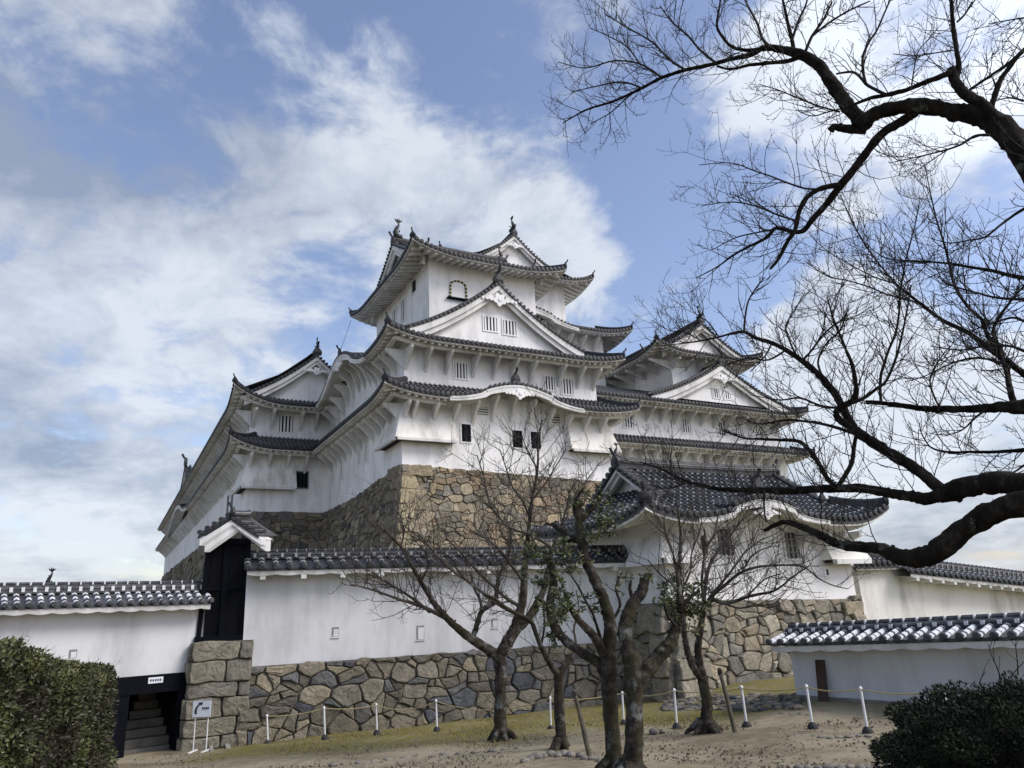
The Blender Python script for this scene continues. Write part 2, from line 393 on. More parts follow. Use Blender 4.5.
        if rafter:
            n = int((s.a1 - s.a0) / rafter)
            lo = s.a0 - (ov if s.m[0] == -1 else 0); hi = s.a1 + (ov if s.m[1] == -1 else 0)
            a = lo + rafter * .5
            while a < hi:
                b0 = clip(a, .22); b1 = clip(a, ov)
                if b1 - b0 > .1 and s.bump(a) < .02:
                    z = s.zE(a) - drop; x0, x1 = a - rw / 2, a + rw / 2
                    h = rh
                    mb.hexa([s.T(x0, b0, z + ss * b0 - h), s.T(x1, b0, z + ss * b0 - h), s.T(x1, b1, z + ss * b1 - h), s.T(x0, b1, z + ss * b1 - h),
                             s.T(x0, b0, z + ss * b0 + .02), s.T(x1, b0, z + ss * b0 + .02), s.T(x1, b1, z + ss * b1 + .02), s.T(x0, b1, z + ss * b1 + .02)], 0)
                a += rafter
        for ac, hw, h in s.bumps:      # thick curved board under the karahafu
            k = 28; rows = []
            for i in range(k + 1):
                a = ac - hw * 1.02 + 2.04 * hw * i / k; z = s.zE(a); th = (.42 + .08 * math.cos(math.pi * (a - ac) / hw)) * kth
                rows.append([s.T(a, -.02, z - .10), s.T(a, -.02, z - th), s.T(a, .16, z - th), s.T(a, .16, z - .12)])
            mb.grid(rows, 0); mb.face(rows[0]); mb.face(rows[-1][::-1])
            rows = []
            for i in range(k + 1):
                a = ac - hw + 2 * hw * i / k; z = s.zE(a); th = .28 * kth
                rows.append([s.T(a, -.05, z - .08), s.T(a, -.05, z - th + .08), s.T(a, -.02, z - th + .08)])
            mb.grid(rows, 0)
    def purlin(s, mb, b=.75, w=.22, h=.22, dz=-.42):
        a0 = s.a0 + (b if s.m[0] == 1 else (-b if s.m[0] == -1 else 0)); a1 = s.a1 - (b if s.m[1] == 1 else (-b if s.m[1] == -1 else 0))
        n = max(2, int((a1 - a0) / .8)); 
        for i in range(n):
            x0 = a0 + (a1 - a0) * i / n; x1 = a0 + (a1 - a0) * (i + 1) / n
            if s.bump(x0) > .05 or s.bump(x1) > .05: continue
            za, zb = s.z0 + s.lf(x0) * .8 + dz, s.z0 + s.lf(x1) * .8 + dz
            mb.hexa([s.T(x0, b - w / 2, za), s.T(x1, b - w / 2, zb), s.T(x1, b + w / 2, zb), s.T(x0, b + w / 2, za),
                     s.T(x0, b - w / 2, za + h), s.T(x1, b - w / 2, zb + h), s.T(x1, b + w / 2, zb + h), s.T(x0, b + w / 2, za + h)], 0)
    def bracket_prof(s, b0=.5, h=1.25, dz=-.40):
        ov = s.ov; z = s.z0 + dz
        return [(b0, z + .05), (b0, z - .14), (b0 + (ov - b0) * .45, z - .42 * h), (ov - .10, z - .86 * h), (ov + .02, z - h), (ov + .02, z + .05)]

def hip(mb, P, side, blen, w=.26, h=.26, tip=True, orn=True, b0=.05):
    "ridge along the mitre of a panel: side 0 = start, 1 = end"
    pts = []; n = 8
    for i in range(n + 1):
        b = b0 + (blen - b0) * i / n; a = P.a0 + b if side == 0 else P.a1 - b
        pts.append(Vector(P.T(a, b, P.z(a, b) + .03)))
    sweep(mb, pts, w, h)
    d = (pts[0] - pts[1]).normalized()
    if orn: onigawara(mb, pts[0] + d * .02 + Vector((0, 0, h * .55)), d, .34)
def sweep(mb, pts, w, h, mi=0, light=True):
    rows = []
    pts = [Vector(p) for p in pts]
    for i, p in enumerate(pts):
        d = pts[min(i + 1, len(pts) - 1)] - pts[max(0, i - 1)]; d.z = 0; d.normalize(); s = Vector((d.y, -d.x, 0))
        rows.append([p + s * (w / 2) - Vector((0, 0, .12)), p + s * (w / 2) + Vector((0, 0, h * .7)), p + s * (w * .33) + Vector((0, 0, h * .7)), p + s * (w * .28) + Vector((0, 0, h * .95)), p + Vector((0, 0, h * 1.12)),
                     p - s * (w * .28) + Vector((0, 0, h * .95)), p - s * (w * .33) + Vector((0, 0, h * .7)), p - s * (w / 2) + Vector((0, 0, h * .7)), p - s * (w / 2) - Vector((0, 0, .12))])
    mb.grid(rows, mi); mb.face(rows[0], mi); mb.face(rows[-1][::-1], mi)
def onigawara(mb, p, d, sz, horn=True, mi=0):
    d = Vector((d.x, d.y, 0)); 
    if d.length < 1e-6: d = Vector((0, -1, 0))
    d.normalize(); s = Vector((d.y, -d.x, 0)); up = Vector((0, 0, 1))
    out = [(-.55, -.5), (-.62, -.1), (-.42, .25), (-.2, .5), (-.13, .72), (.13, .72), (.2, .5), (.42, .25), (.62, -.1), (.55, -.5)]
    f = [p + s * (x * sz) + up * (y * sz) + d * (.10 * sz) for x, y in out]; b = [p + s * (x * sz) + up * (y * sz) - d * (.22 * sz) for x, y in out]
    mb.grid([b, f], mi, True); mb.face(f, mi); mb.face(b[::-1], mi)
    g = [p + s * (x * sz * .55) + up * (y * sz * .55 + .03) + d * (.2 * sz) for x, y in out]; mb.grid([f, g], mi, True); mb.face(g, mi)
    if horn:
        q = p + up * (sz * .5)
        mb.tube([q - d * .1 * sz, q + d * .25 * sz + up * .28 * sz, q + d * .5 * sz + up * .75 * sz], [.15 * sz, .15 * sz, .16 * sz], 6, mi)
def shachi(name, p, d, sz, parent):
    "roof fish finial, tail up; d = outward direction"
    mb = MB(); d = Vector(d).normalized(); s = Vector((d.y, -d.x, 0)); up = Vector((0, 0, 1)); p = Vector(p)
    c = [(0.05, 0), (.22, .10), (.28, .35), (.18, .65), (.02, .95), (-.05, 1.2), (.02, 1.42)]
    r = [.24, .27, .24, .19, .13, .08, .05]
    mb.tube([p + d * (x * sz) + up * (z * sz) for x, z in c], [q * sz for q in r], 8)
    top = p + d * (.0 * sz) + up * (1.38 * sz)
    for a, l in ((-55, .5), (-20, .42), (15, .45), (50, .5)):     # tail fan
        e = top + (d * math.sin(R_(a)) + up * math.cos(R_(a))) * (l * sz)
        mb.tube([top - up * .05 * sz, (top + e) / 2, e], [.06 * sz, .09 * sz, .015 * sz], 5)
    for z_, l in ((.35, .3), (.6, .26), (.85, .2)):               # back fins
        q = p + d * (.42 * sz * (1 - z_ * .6)) + up * (z_ * sz); mb.tube([q - d * .15 * sz, q + d * l * sz * .6 + up * .12 * sz], [.09 * sz, .02 * sz], 4)
    for k in (-1, 1):
        q = p + s * (k * .2 * sz) + up * (.3 * sz); mb.tube([q, q + s * (k * .28 * sz) + up * .12 * sz], [.08 * sz, .02 * sz], 4)
    mb.box(-.3 * sz, .3 * sz, -.3 * sz, .3 * sz, -.25 * sz, .06 * sz, 0, lambda x, y, z: p + s * x + d * y + up * z)
    return mb.build(name, 'tile', parent, smooth=True)
def ridge_line(mb, p0, p1, w=.42, h=.5, sag=.18, mi=0, layers=True, jm=None, js=.9):
    p0, p1 = Vector(p0), Vector(p1); n = 10; pts = []
    for i in range(n + 1):
        t = i / n; p = p0.lerp(p1, t); p.z += sag * (2 * t - 1) ** 4; pts.append(p)
    sweep(mb, pts, w, h, mi)
    if layers:
        for zz, ww in ((.25, .06), (.5, .05)):
            for sgn in (-1, 1):
                d = (p1 - p0); d.z = 0; d.normalize(); s = Vector((d.y, -d.x, 0)) * sgn
                mb.grid([[q + s * (w / 2) + Vector((0, 0, h * zz - .025)), q + s * (w / 2 + ww) + Vector((0, 0, h * zz)), q + s * (w / 2) + Vector((0, 0, h * zz + .025))] for q in pts], 1)

def gable(tiles, trim, T, g, hw, depth, zb, inset=.55, verge=.5, board=.42, surf=True, sp=.32, r=.085, oni=.5, wallmat=None, base_z=None):
    """gable front facing -y in T coords; g(x)= tile height; hw half width; zb bottom of the gable wall.
    tiles mats: 0 tile 1 joint ; trim MB: 0 trim, 1 plaster"""
    n = 26
    xs = [-hw + 2 * hw * i / n for i in range(n + 1)]
    if surf:
        m = max(1, int(depth / 1.2))
        tiles.grid([[T(x, depth * j / m, g(x)) for x in xs] for j in range(m + 1)], 0)
    else:
        tiles.grid([[T(x, y, g(x)) for x in xs] for y in (0, verge)], 0)
    tiles.grid([[T(x, 0, g(x)) for x in xs], [T(x, 0, g(x) - .09) for x in xs]], 0)
    # verge tiles: short ribs running inwards, round ends to the front
    L = 0; pts = [(x, g(x)) for x in [-hw + 2 * hw * i / 400 for i in range(401)]]
    nxt = sp * .5
    c8 = [(math.cos(math.pi * k / 4 + .39), math.sin(math.pi * k / 4 + .39)) for k in range(8)]
    for (xa, za), (xb, zb_) in zip(pts, pts[1:]):
        L += math.hypot(xb - xa, zb_ - za)
        if L > nxt:
            nxt += sp; x, z = xb, zb_ + .035; R2 = r * 1.35
            f0 = [T(x + R2 * cx, -.05, z + R2 * cz) for cx, cz in c8]; f1 = [T(x + R2 * cx, verge, z + R2 * cz) for cx, cz in c8]
            tiles.grid([f1, f0], 0, True); tiles.face(f0, 0)
    # descending ridge behind the verge tiles
    for sg in (-1, 1):
        rows = []
        for i in range(14):
            x = sg * (hw - .1) * (1 - i / 13.); z = g(x)
            q_ = min(1, board / .34); rows.append([T(x, verge, z), T(x, verge + .04 * q_, z + .26 * q_), T(x, verge + .14 * q_, z + .32 * q_), T(x, verge + .24 * q_, z + .26 * q_), T(x, verge + .28 * q_, z)])
        tiles.grid(rows, 0); tiles.face(rows[0], 0)
    if surf:
        y = verge + .3 + sp
        while y < depth:
            for sg in (-1, 1):
                rows = []; ms = []
                k = 10
                for i in range(k + 1):
                    x = sg * hw * (1 - i / k); z = g(x)
                    rows.append([T(x, y + r * cx, z + r * cz) for cx, cz in ((-1, 0), (-.78, .62), (0, .98), (.78, .62), (1, 0))]); ms.append(0)
                tiles.grid(rows, ms[:-1])
            y += sp
    # barge boards (two steps) and gable wall
    for y0, th, off in ((.06, board, .09), (.20, board * 1.75, .13)):
        for sg in (-1, 1):
            rows = []
            for i in range(15):
                x = sg * hw * (1 - i / 14.); z = g(x) - off; t = th * (1.0 + .25 * (abs(x) / hw) ** 2)
                rows.append([T(x, y0, z), T(x, y0, z - t), T(x, y0 + .14, z - t), T(x, y0 + .14, z)])
            trim.grid(rows, 0); trim.face(rows[0], 0)
    rows = []
    for i in range(21):
        x = -hw * .97 + 2 * hw * .97 * i / 20; z = g(x) - .12
        rows.append([T(x, inset, max(z, zb)), T(x, inset, zb)])
    trim.grid(rows, 1)
    trim.grid([[T(x, .05, g(x) - .11), T(x, inset, g(x) - .11)] for x in xs], 0)
    z = g(0)
    if oni:
        q = Vector(T(0, .05, z + oni * .55)); d = q - Vector(T(0, 1.05, z + oni * .55)); onigawara(tiles, q, d, oni)
def gegyo(trim, T, z, s=1.0, y=0.0):
    "hanging carved pendant under a gable apex"
    out = []
    for i in range(40):
        t = 2 * math.pi * i / 40; r = .42 + .07 * math.cos(5 * t + .5); out.append((r * math.sin(t) * s, -r * math.cos(t) * s * 1.05))
    f = [T(x, y, z + zz) for x, zz in out]; b = [T(x, y + .1, z + zz) for x, zz in out]
    trim.grid([b, f], 0, True); trim.face(f, 0)
    f2 = [T(x * .3, y - .05, z + zz * .3) for x, zz in out]; trim.grid([[T(x * .36, y, z + zz * .36) for x, zz in out], f2], 0, True); trim.face(f2, 0)
    for sg in (-1, 1):
        for q, rr in ((.62, .2), (.95, .15), (1.25, .11)):
            c = [T(sg * q * s + rr * s * math.cos(k * math.pi / 5), y + .02, z + .12 * s - q * .1 * s + rr * s * math.sin(k * math.pi / 5)) for k in range(10)]
            c2 = [T(sg * q * s + rr * s * math.cos(k * math.pi / 5), y + .1, z + .12 * s - q * .1 * s + rr * s * math.sin(k * math.pi / 5)) for k in range(10)]
            trim.grid([c2, c], 0, True); trim.face(c, 0)

def window(T, x, z, w, h, parent, bars=4, kind='bars', name='window', frame='plaster', bw=None, gridm='blackwood'):
    "T(x,y,z) with y = inwards from the wall face; window centre x,z"
    f = MB(); t = .09; o = -.05
    for x0, x1, z0, z1 in ((x - w / 2 - t, x - w / 2, z - h / 2 - t, z + h / 2 + t), (x + w / 2, x + w / 2 + t, z - h / 2 - t, z + h / 2 + t), (x - w / 2, x + w / 2, z + h / 2, z + h / 2 + t), (x - w / 2, x + w / 2, z - h / 2 - t, z - h / 2)):
        f.box(x0, x1, o, .04, z0, z1, 0, T)
    wo_ = f.build(name, frame, parent)
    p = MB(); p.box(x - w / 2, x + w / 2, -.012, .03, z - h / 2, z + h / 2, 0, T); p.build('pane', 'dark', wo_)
    if bars:
        b = MB(); q = (bw or w / (bars * 2 + 1) * 1.15)
        for i in range(bars):
            cx = x - w / 2 + w * (i + .5) / bars + (0 if kind == 'bars' else 0)
            b.box(cx - q / 2, cx + q / 2, -.04, -.013, z - h / 2, z + h / 2, 0, T)
        if kind == 'grid':
            for i in range(3):
                cz = z - h / 2 + h * (i + 1) / 4; b.box(x - w / 2, x + w / 2, -.035, -.014, cz - .02, cz + .02, 0, T)
        b.build('bars', frame if kind != 'grid' else gridm, wo_)
    return wo_
def louver(T, x, z, w, h, parent):
    p = MB(); p.box(x - w / 2, x + w / 2, -.02, .03, z - h / 2, z + h / 2, 0, T); o = p.build('vent_opening', 'dark', parent)
    b = MB()
    for i in range(3):
        cz = z - h / 2 + h * (i + .5) / 3; b.box(x - w / 2 - .03, x + w / 2 + .03, -.07, -.021, cz - .045, cz + .045, 0, T)
    b.build('louver_slats', 'plaster_trim', o)
    return o
def drop_box(T, x0, x1, ztop, zbot, out, parent, corner=0, name='stone_drop_box', flare=.25, Tside=None):
    "overhanging stone-dropping box (ishi-otoshi)"
    m = MB()
    m.hexa([T(x0 - flare, -out, zbot), T(x1 + flare, -out, zbot), T(x1 + flare, .05, zbot), T(x0 - flare, .05, zbot), T(x0, -.02, ztop), T(x1, -.02, ztop), T(x1, .05, ztop), T(x0, .05, ztop)], 0)
    o = m.build(name, 'plaster_warm', parent)
    l = MB(); l.box(x0 - flare + .1, x1 + flare - .1, -out - .06, .0, zbot - .14, zbot - .003, 0, T); l.build('lip_board', 'plaster_trim', o)
    d = MB(); d.box(x0 - flare + .2, x1 + flare - .2, -out + .12, -.004, zbot - .16, zbot - .142, 0, T); d.build('drop_slot', 'dark', o)
    return o

from mathutils import noise as SN
WARP = 1.0
# ------------------------------------------------------------------ stone walls (cells of a jittered grid, each a rounded block)
def clip_poly(poly, px, py, nx, ny):
    "keep the side where (p-(px,py)).n <= 0"
    out = []
    n = len(poly)
    for i in range(n):
        a = poly[i]; b = poly[(i + 1) % n]
        da = (a[0] - px) * nx + (a[1] - py) * ny; db = (b[0] - px) * nx + (b[1] - py) * ny
        if da <= 0: out.append(a)
        if da * db < 0:
            t = da / (da - db); out.append((a[0] + (b[0] - a[0]) * t, a[1] + (b[1] - a[1]) * t))
    return out
def stone(mb, poly, T, tone, h, gap=.006, bev=.04):
    if len(poly) < 3: return
    cx = sum(p[0] for p in poly) / len(poly); cy = sum(p[1] for p in poly) / len(poly)
    pts = []
    n = len(poly)
    for i in range(n):
        a = poly[i]; b = poly[(i + 1) % n]; L = math.hypot(b[0] - a[0], b[1] - a[1])
        if L < 1e-4: continue
        k = max(1, int(L / .14))
        for j in range(k):
            t = j / k; x = a[0] + (b[0] - a[0]) * t; y = a[1] + (b[1] - a[1]) * t
            if j == 0:  # round the corner a little
                x += (cx - x) * .05; y += (cy - y) * .05
            w_ = SN.noise(Vector((x * 2.1, y * 2.1, 3.3))); w2_ = SN.noise(Vector((x * 2.1, y * 2.1, 9.7))); w3_ = SN.noise(Vector((x * 6, y * 6, 1.7))); w4_ = SN.noise(Vector((x * 6, y * 6, 5.1)))
            pts.append((x + WARP * (w_ * .12 + w3_ * .04), y + WARP * (w2_ * .10 + w4_ * .035)))
    if len(pts) < 3: return
    def ring(s, d, tx, ty):
        r = []
        for x, y in pts:
            q = math.hypot(cx - x, cy - y) or 1e-6; k = min(.75, s / q)
            X = x + (cx - x) * k; Y = y + (cy - y) * k
            r.append(T(X, d + tx * (X - cx) + ty * (Y - cy) + ru(-.008, .008), Y))
        return r
    tx, ty = ru(-.16, .16), ru(-.16, .16)
    mb.tone = tone
    r0 = ring(gap, -.08, 0, 0); r1 = ring(gap + .004, h * .45, tx, ty); r2 = ring(gap + bev * .5, h * .85, tx, ty); r3 = ring(gap + bev * 1.5, h, tx, ty)
    mb.grid([r0, r1, r2, r3], 0, True)
    r4 = []
    for x, y in pts:
        X = x + (cx - x) * .55; Y = y + (cy - y) * .55; r4.append(T(X, h + .004 + tx * (X - cx) + ty * (Y - cy) + ru(-.012, .012), Y))
    mb.grid([r3, r4], 0, True)
    c = T(cx, h + ru(-.004, .012), cy); n0 = len(mb.v); mb.v.append(tuple(c)); mb.t.append(tone)
    m = len(r4)
    for i in range(m): mb.f.append((n0 - m + i, n0 - m + (i + 1) % m, n0)); mb.m.append(0)
def stones(mb, back, A0, A1, Z0, Z1, T, pal, cw=.62, ch=.42, quoin=(), seed=1, ztop=None, small=.25, hr=(.03, .12)):
    "ztop(a): top line. fills [A0,A1]x[Z0,Z1]"
    st = random.getstate(); random.seed(seed)
    ztop = ztop or (lambda a: Z1)
    seeds = []
    ny = max(1, round((Z1 - Z0) / ch)); rows = []
    for j in range(ny):
        x = A0 - cw * rnd()
        y = Z0 + (Z1 - Z0) * (j + .5) / ny
        while x < A1 + cw:
            w = cw * ru(.55, 1.5); seeds.append((x + w / 2, y + ru(-.28, .28) * ch, ru(-.10, .16) * cw * cw)); x += w
            if rnd() < small: seeds.append((x, y + ch * .5 * random.choice((-1, 1)), -.22 * cw * cw)); x += cw * .1
    R = cw * 2.4; cell = {}
    for i, s in enumerate(seeds): cell.setdefault((int(s[0] // R), int(s[1] // R)), []).append(i)
    for i, (x, y, wi) in enumerate(seeds):
        poly = [(max(A0, x - R), max(Z0, y - R)), (min(A1, x + R), max(Z0, y - R)), (min(A1, x + R), min(Z1 + 1, y + R)), (max(A0, x - R), min(Z1 + 1, y + R))]
        if poly[0][0] >= poly[1][0]: continue
        kx, ky = int(x // R), int(y // R)
        for dx in (-1, 0, 1):
            for dy in (-1, 0, 1):
                for k in cell.get((kx + dx, ky + dy), ()):
                    if k == i: continue
                    X, Y, wk = seeds[k]; nx, ny_ = X - x, (Y - y) * 2.0; dd = nx * nx + 2.0 * (Y - y) ** 2
                    t = .5 + (wi - wk) / (2 * dd + 1e-6); poly = clip_poly(poly, x + (X - x) * t, y + (Y - y) * t, nx, ny_)
                    if len(poly) < 3: break
                if len(poly) < 3: break
            if len(poly) < 3: break
        if len(poly) >= 3:   # top line
            a, b = ztop(x - .3), ztop(x + .3); poly = clip_poly(poly, x, ztop(x), -(b - a) / .6, 1)
        if len(poly) < 3: continue
        area = abs(sum(poly[q][0] * poly[(q + 1) % len(poly)][1] - poly[(q + 1) % len(poly)][0] * poly[q][1] for q in range(len(poly)))) / 2
        if area < .004: continue
        parts = [poly]
        if area > cw * ch * .55 and rnd() < .55:      # break some blocks in two or three
            a_ = ru(-.35, .35) + (math.pi / 2 if rnd() < .55 else 0); mx = sum(q[0] for q in poly) / len(poly) + ru(-.12, .12) * cw; my = sum(q[1] for q in poly) / len(poly) + ru(-.1, .1) * ch
            nx, ny_ = math.cos(a_), math.sin(a_); A_p = clip_poly(poly, mx, my, nx, ny_); B_p = clip_poly(poly, mx, my, -nx, -ny_)
            parts = [q for q in (A_p, B_p) if len(q) > 2]
            if rnd() < .35 and len(parts) == 2:
                pz_ = parts.pop(); mx = sum(q[0] for q in pz_) / len(pz_); my = sum(q[1] for q in pz_) / len(pz_); parts += [q for q in (clip_poly(pz_, mx, my, -ny_, nx), clip_poly(pz_, mx, my, ny_, -nx)) if len(q) > 2]
        for pq in parts:
            c = random.choice(pal); k = ru(.7, 1.25)
            stone(mb, pq, T, tuple(q * k for q in c), ru(*hr), bev=.035)
    for side in quoin:
        z = Z0; j = 0 if side[0] == 'L' else 1
        pal2 = side[1]
        while z < Z1 - .05:
            h = min(ru(.55, .8) * side[2], Z1 - z)
            if Z1 - z - h < .2: h = Z1 - z
            L = (1.5 if (j % 2) else .8) * side[2] * ru(.9, 1.1)
            a0, a1 = (A0, A0 + L) if side[0][0] == 'L' else (A1 - L, A1)
            c = random.choice(pal2); k = ru(.85, 1.15)
            stone(mb, [(a0, z), (a1, z), (a1, z + h), (a0, z + h)], lambda x, d, zz: T(x, d + .05, zz), tuple(q * k for q in c), .12, .008, .035)
            z += h; j += 1
    random.setstate(st)
    n = 12
    back.grid([[T(A0 + (A1 - A0) * i / n, -.03, Z0 + (ztop(A0 + (A1 - A0) * i / n) - Z0) * j / 8) for j in range(9)] for i in range(n + 1)], 0)
PAL_WARM = [(.26, .225, .16), (.235, .205, .15), (.29, .25, .18), (.20, .175, .135), (.25, .19, .135), (.18, .165, .14), (.27, .215, .145), (.21, .18, .135), (.23, .21, .165)]
PAL_TAN = [(.34, .29, .19), (.37, .32, .21), (.31, .27, .19)]
PAL_BROWN = [(.17, .15, .11), (.21, .185, .14), (.14, .125, .10), (.24, .21, .155), (.19, .16, .12), (.12, .11, .10)]
PAL_MIX = [(.125, .125, .125), (.16, .155, .145), (.21, .19, .145), (.25, .22, .16), (.095, .10, .11), (.19, .175, .14), (.15, .135, .11), (.22, .195, .15), (.19, .17, .13)]
PAL_BLOCK = [(.22, .205, .16), (.255, .235, .18), (.19, .175, .145)]
PAL_RIGHT = [(.30, .275, .215), (.26, .24, .19), (.28, .245, .18), (.21, .20, .17), (.33, .30, .235), (.24, .22, .18), (.18, .17, .15), (.29, .25, .185)]
def poly_wall(m, pts, T, mi=0): m.face([T(*p) for p in pts], mi)

def loophole(T, x, z, w, h, parent):
    "small flush loophole: reveal shadow painted as grey edges at top and left, pale plastered inside"
    m = MB(); m.box(x - w / 2, x + w / 2, -.012, .03, z - h / 2, z + h / 2, 0, T); o = m.build('loophole', 'grey_board', parent)  # grey border imitates the thin shadow inside the opening
    m = MB(); m.box(x - w / 2 + .035, x + w / 2 - .012, -.016, -.0125, z - h / 2 + .01, z + h / 2 - .05, 0, T); m.build('inner_plaster', 'joint_white', o)
    m = MB(); m.box(x - w / 2 - .02, x + w / 2 + .02, -.03, .0, z - h / 2 - .03, z - h / 2 - .001, 0, T); m.build('sill', 'plaster_trim', o)
# ------------------------------------------------------------------ ground
def sm(t): t = max(0, min(1, t)); return t * t * (3 - 2 * t)
def gz(x, y):
    return 1.45 + .035 * max(-14, min(12, x)) - .06 * max(0, min(23, y)) + .22 * sm((x - 4) / 2) * sm((y - 14.2) / 2.6)
def onground(px, py):
    d = c2w((px - 512, 384 - py, FPX)); lo, hi = 2.0, 60.0
    for _ in range(50):
        m = (lo + hi) / 2; p = d * (m / d.y)
        if p.z + EYE > gz(p.x, p.y): lo = m
        else: hi = m
    p = d * (lo / d.y); return Vector((p.x, p.y, gz(p.x, p.y)))
def ground_fn(t, b):
    p = geo_pos(t); s = nd(t, 'ShaderNodeSeparateXYZ'); t.links.new(p, s.inputs[0])
    n = noise(t, p, .45, 8, .6); f = noise(t, p, 5, 6, .7); ff = noise(t, p, 55, 4, .75); st = noise(t, p, 1.3, 8, .62, .4, (7, 3, 1))
    k = math_n(t, 'ADD', math_n(t, 'MULTIPLY', n, .5), math_n(t, 'ADD', math_n(t, 'MULTIPLY', f, .25), math_n(t, 'MULTIPLY', st, .25)))
    k = math_n(t, 'ADD', k, math_n(t, 'MULTIPLY', math_n(t, 'SUBTRACT', ff, .5), .30)); sand = ramp(t, k, [(.42, (.14, .118, .078)), (.5, (.23, .198, .135)), (.57, (.31, .27, .19))])
    moss = ramp(t, math_n(t, 'ADD', math_n(t, 'MULTIPLY', f, .6), math_n(t, 'MULTIPLY', ff, .4)), [(.38, (.06, .058, .018)), (.5, (.135, .125, .026)), (.62, (.22, .185, .055))])
    # moss strip follows the foot of the walls: distance from the wall line
    # wall foot (front wall) y = 20.4 + .337*(x+7.6) ; moss where y is beyond the worn sandy path
    lim = math_n(t, 'ADD', math_n(t, 'MULTIPLY', s.outputs[0], MOSS_K), MOSS_0)
    d = math_n(t, 'SUBTRACT', s.outputs[1], lim)
    d = math_n(t, 'ADD', d, math_n(t, 'MULTIPLY', math_n(t, 'SUBTRACT', st, .5), 4.0))
    mr = nd(t, 'ShaderNodeMapRange', inp={'From Min': -.5, 'From Max': .9}, clamp=True); t.links.new(d, mr.inputs[0])
    worn = nd(t, 'ShaderNodeMapRange', inp={'From Min': .42, 'From Max': .56}, clamp=True); t.links.new(f, worn.inputs[0])
    lft = nd(t, 'ShaderNodeMapRange', inp={'From Min': -7.9, 'From Max': -7.0}, clamp=True); t.links.new(s.outputs[0], lft.inputs[0])
    fac = math_n(t, 'MULTIPLY', math_n(t, 'MULTIPLY', mr.outputs[0], lft.outputs[0]), math_n(t, 'ADD', math_n(t, 'MULTIPLY', worn.outputs[0], .8), .2))
    t.links.new(mix_c(t, fac, sand, moss), b.inputs['Base Color'])
    bump(t, b, math_n(t, 'ADD', math_n(t, 'MULTIPLY', f, 1.0), math_n(t, 'MULTIPLY', ff, .5)), .6, .04)
M['ground'] = mat('sandy ground with moss', ground_fn, .97, .1)
gm = MB()
xs = [-900, -300, -100, -40] + [-24 + i * .6 for i in range(81)] + [40, 100, 300, 900]
ys = [-60, -15, -4] + [i * .5 for i in range(0, 64)] + [40, 60, 100, 300, 1500]
random.seed(3)
def nz(x, y): return .02 * math.sin(x * 1.9 + 1.3 * math.sin(y * 1.1)) + .018 * math.sin(y * 2.3 + x * .7)
gm.grid([[(x, y, gz(x, y) + (nz(x, y) if abs(x) < 30 and 0 < y < 32 else 0)) for x in xs] for y in ys])
tag(gm.build('ground', 'ground', smooth=True), kind='structure')

OFFS = {}
_build = MB.build
def build2(s, name, mats, parent=None, smooth=False, loc=None):
    o = _build(s, name, mats, parent, smooth, loc)
    if parent is not None and parent.name in OFFS: o.location = OFFS[parent.name]
    return o
MB.build = build2
YAWR = R_(28.5)
KO = at(402, 464, 42)
_cu, _su = math.cos(YAWR), math.sin(YAWR)
def kworld(O, u, v, w): return Vector((O.x + u * _cu - v * _su, O.y + u * _su + v * _cu, O.z + w))
def kroot(name, O, u, v, w):
    r = empty(name, kworld(O, u, v, w), YAWR); OFFS[r.name] = Vector((-u, -v, -w)); return r

TM = ['tile', 'joint']
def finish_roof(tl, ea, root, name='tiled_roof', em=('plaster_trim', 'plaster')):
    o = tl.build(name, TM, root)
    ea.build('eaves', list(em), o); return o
def brackets(P, root, xs, w=.17, h=1.25, name='eave_bracket'):
    for x in xs:
        pr = [(b_, z_ + (P.bump(x) * .9 if i_ in (0, 1, 2, 5) else P.bump(x) * .55)) for i_, (b_, z_) in enumerate(P.bracket_prof(h=h))]
        m = MB(); m.prism(pr, P.T, x - w / 2, x + w / 2); m.build(name, 'plaster_trim', root)
def brackets_bulk(P, root, xs, w=.2, h=1.25):
    m = MB(); pr = P.bracket_prof(h=h)
    for x in xs: m.prism(pr, P.T, x - w / 2, x + w / 2)
    tag(m.build('bracket_row', 'plaster_trim', root), kind='stuff')

# ------------------------------------------------------------------ the castle keep (main block and its long wing)
K = kroot('castle_keep', KO, 4, 6, -10.8)
tag(K, 'tallest white tower with three black tiled roof tiers and a gilt bell-shaped window', 'castle tower')
wl = MB()
wl.box(0, 14.6, 0, 17.2, -1.0, 4.5); wl.box(-5.9, .0, 17.2, 105, -1.0, 4.7)
wl.build('lower_wall', 'plaster', K)
w2 = MB()
w2.box(.25, 14.15, .3, 17.6, 3.6, 8.0); w2.box(-5.75, .25, 17.6, 105, 3.6, 8.2);  w2.build('middle_wall', 'plaster', K)
w3 = MB(); w3.box(3.0, 11.3, 3.0, 14.4, 7.6, 15.45); w3.build('top_wall', 'plaster', K)
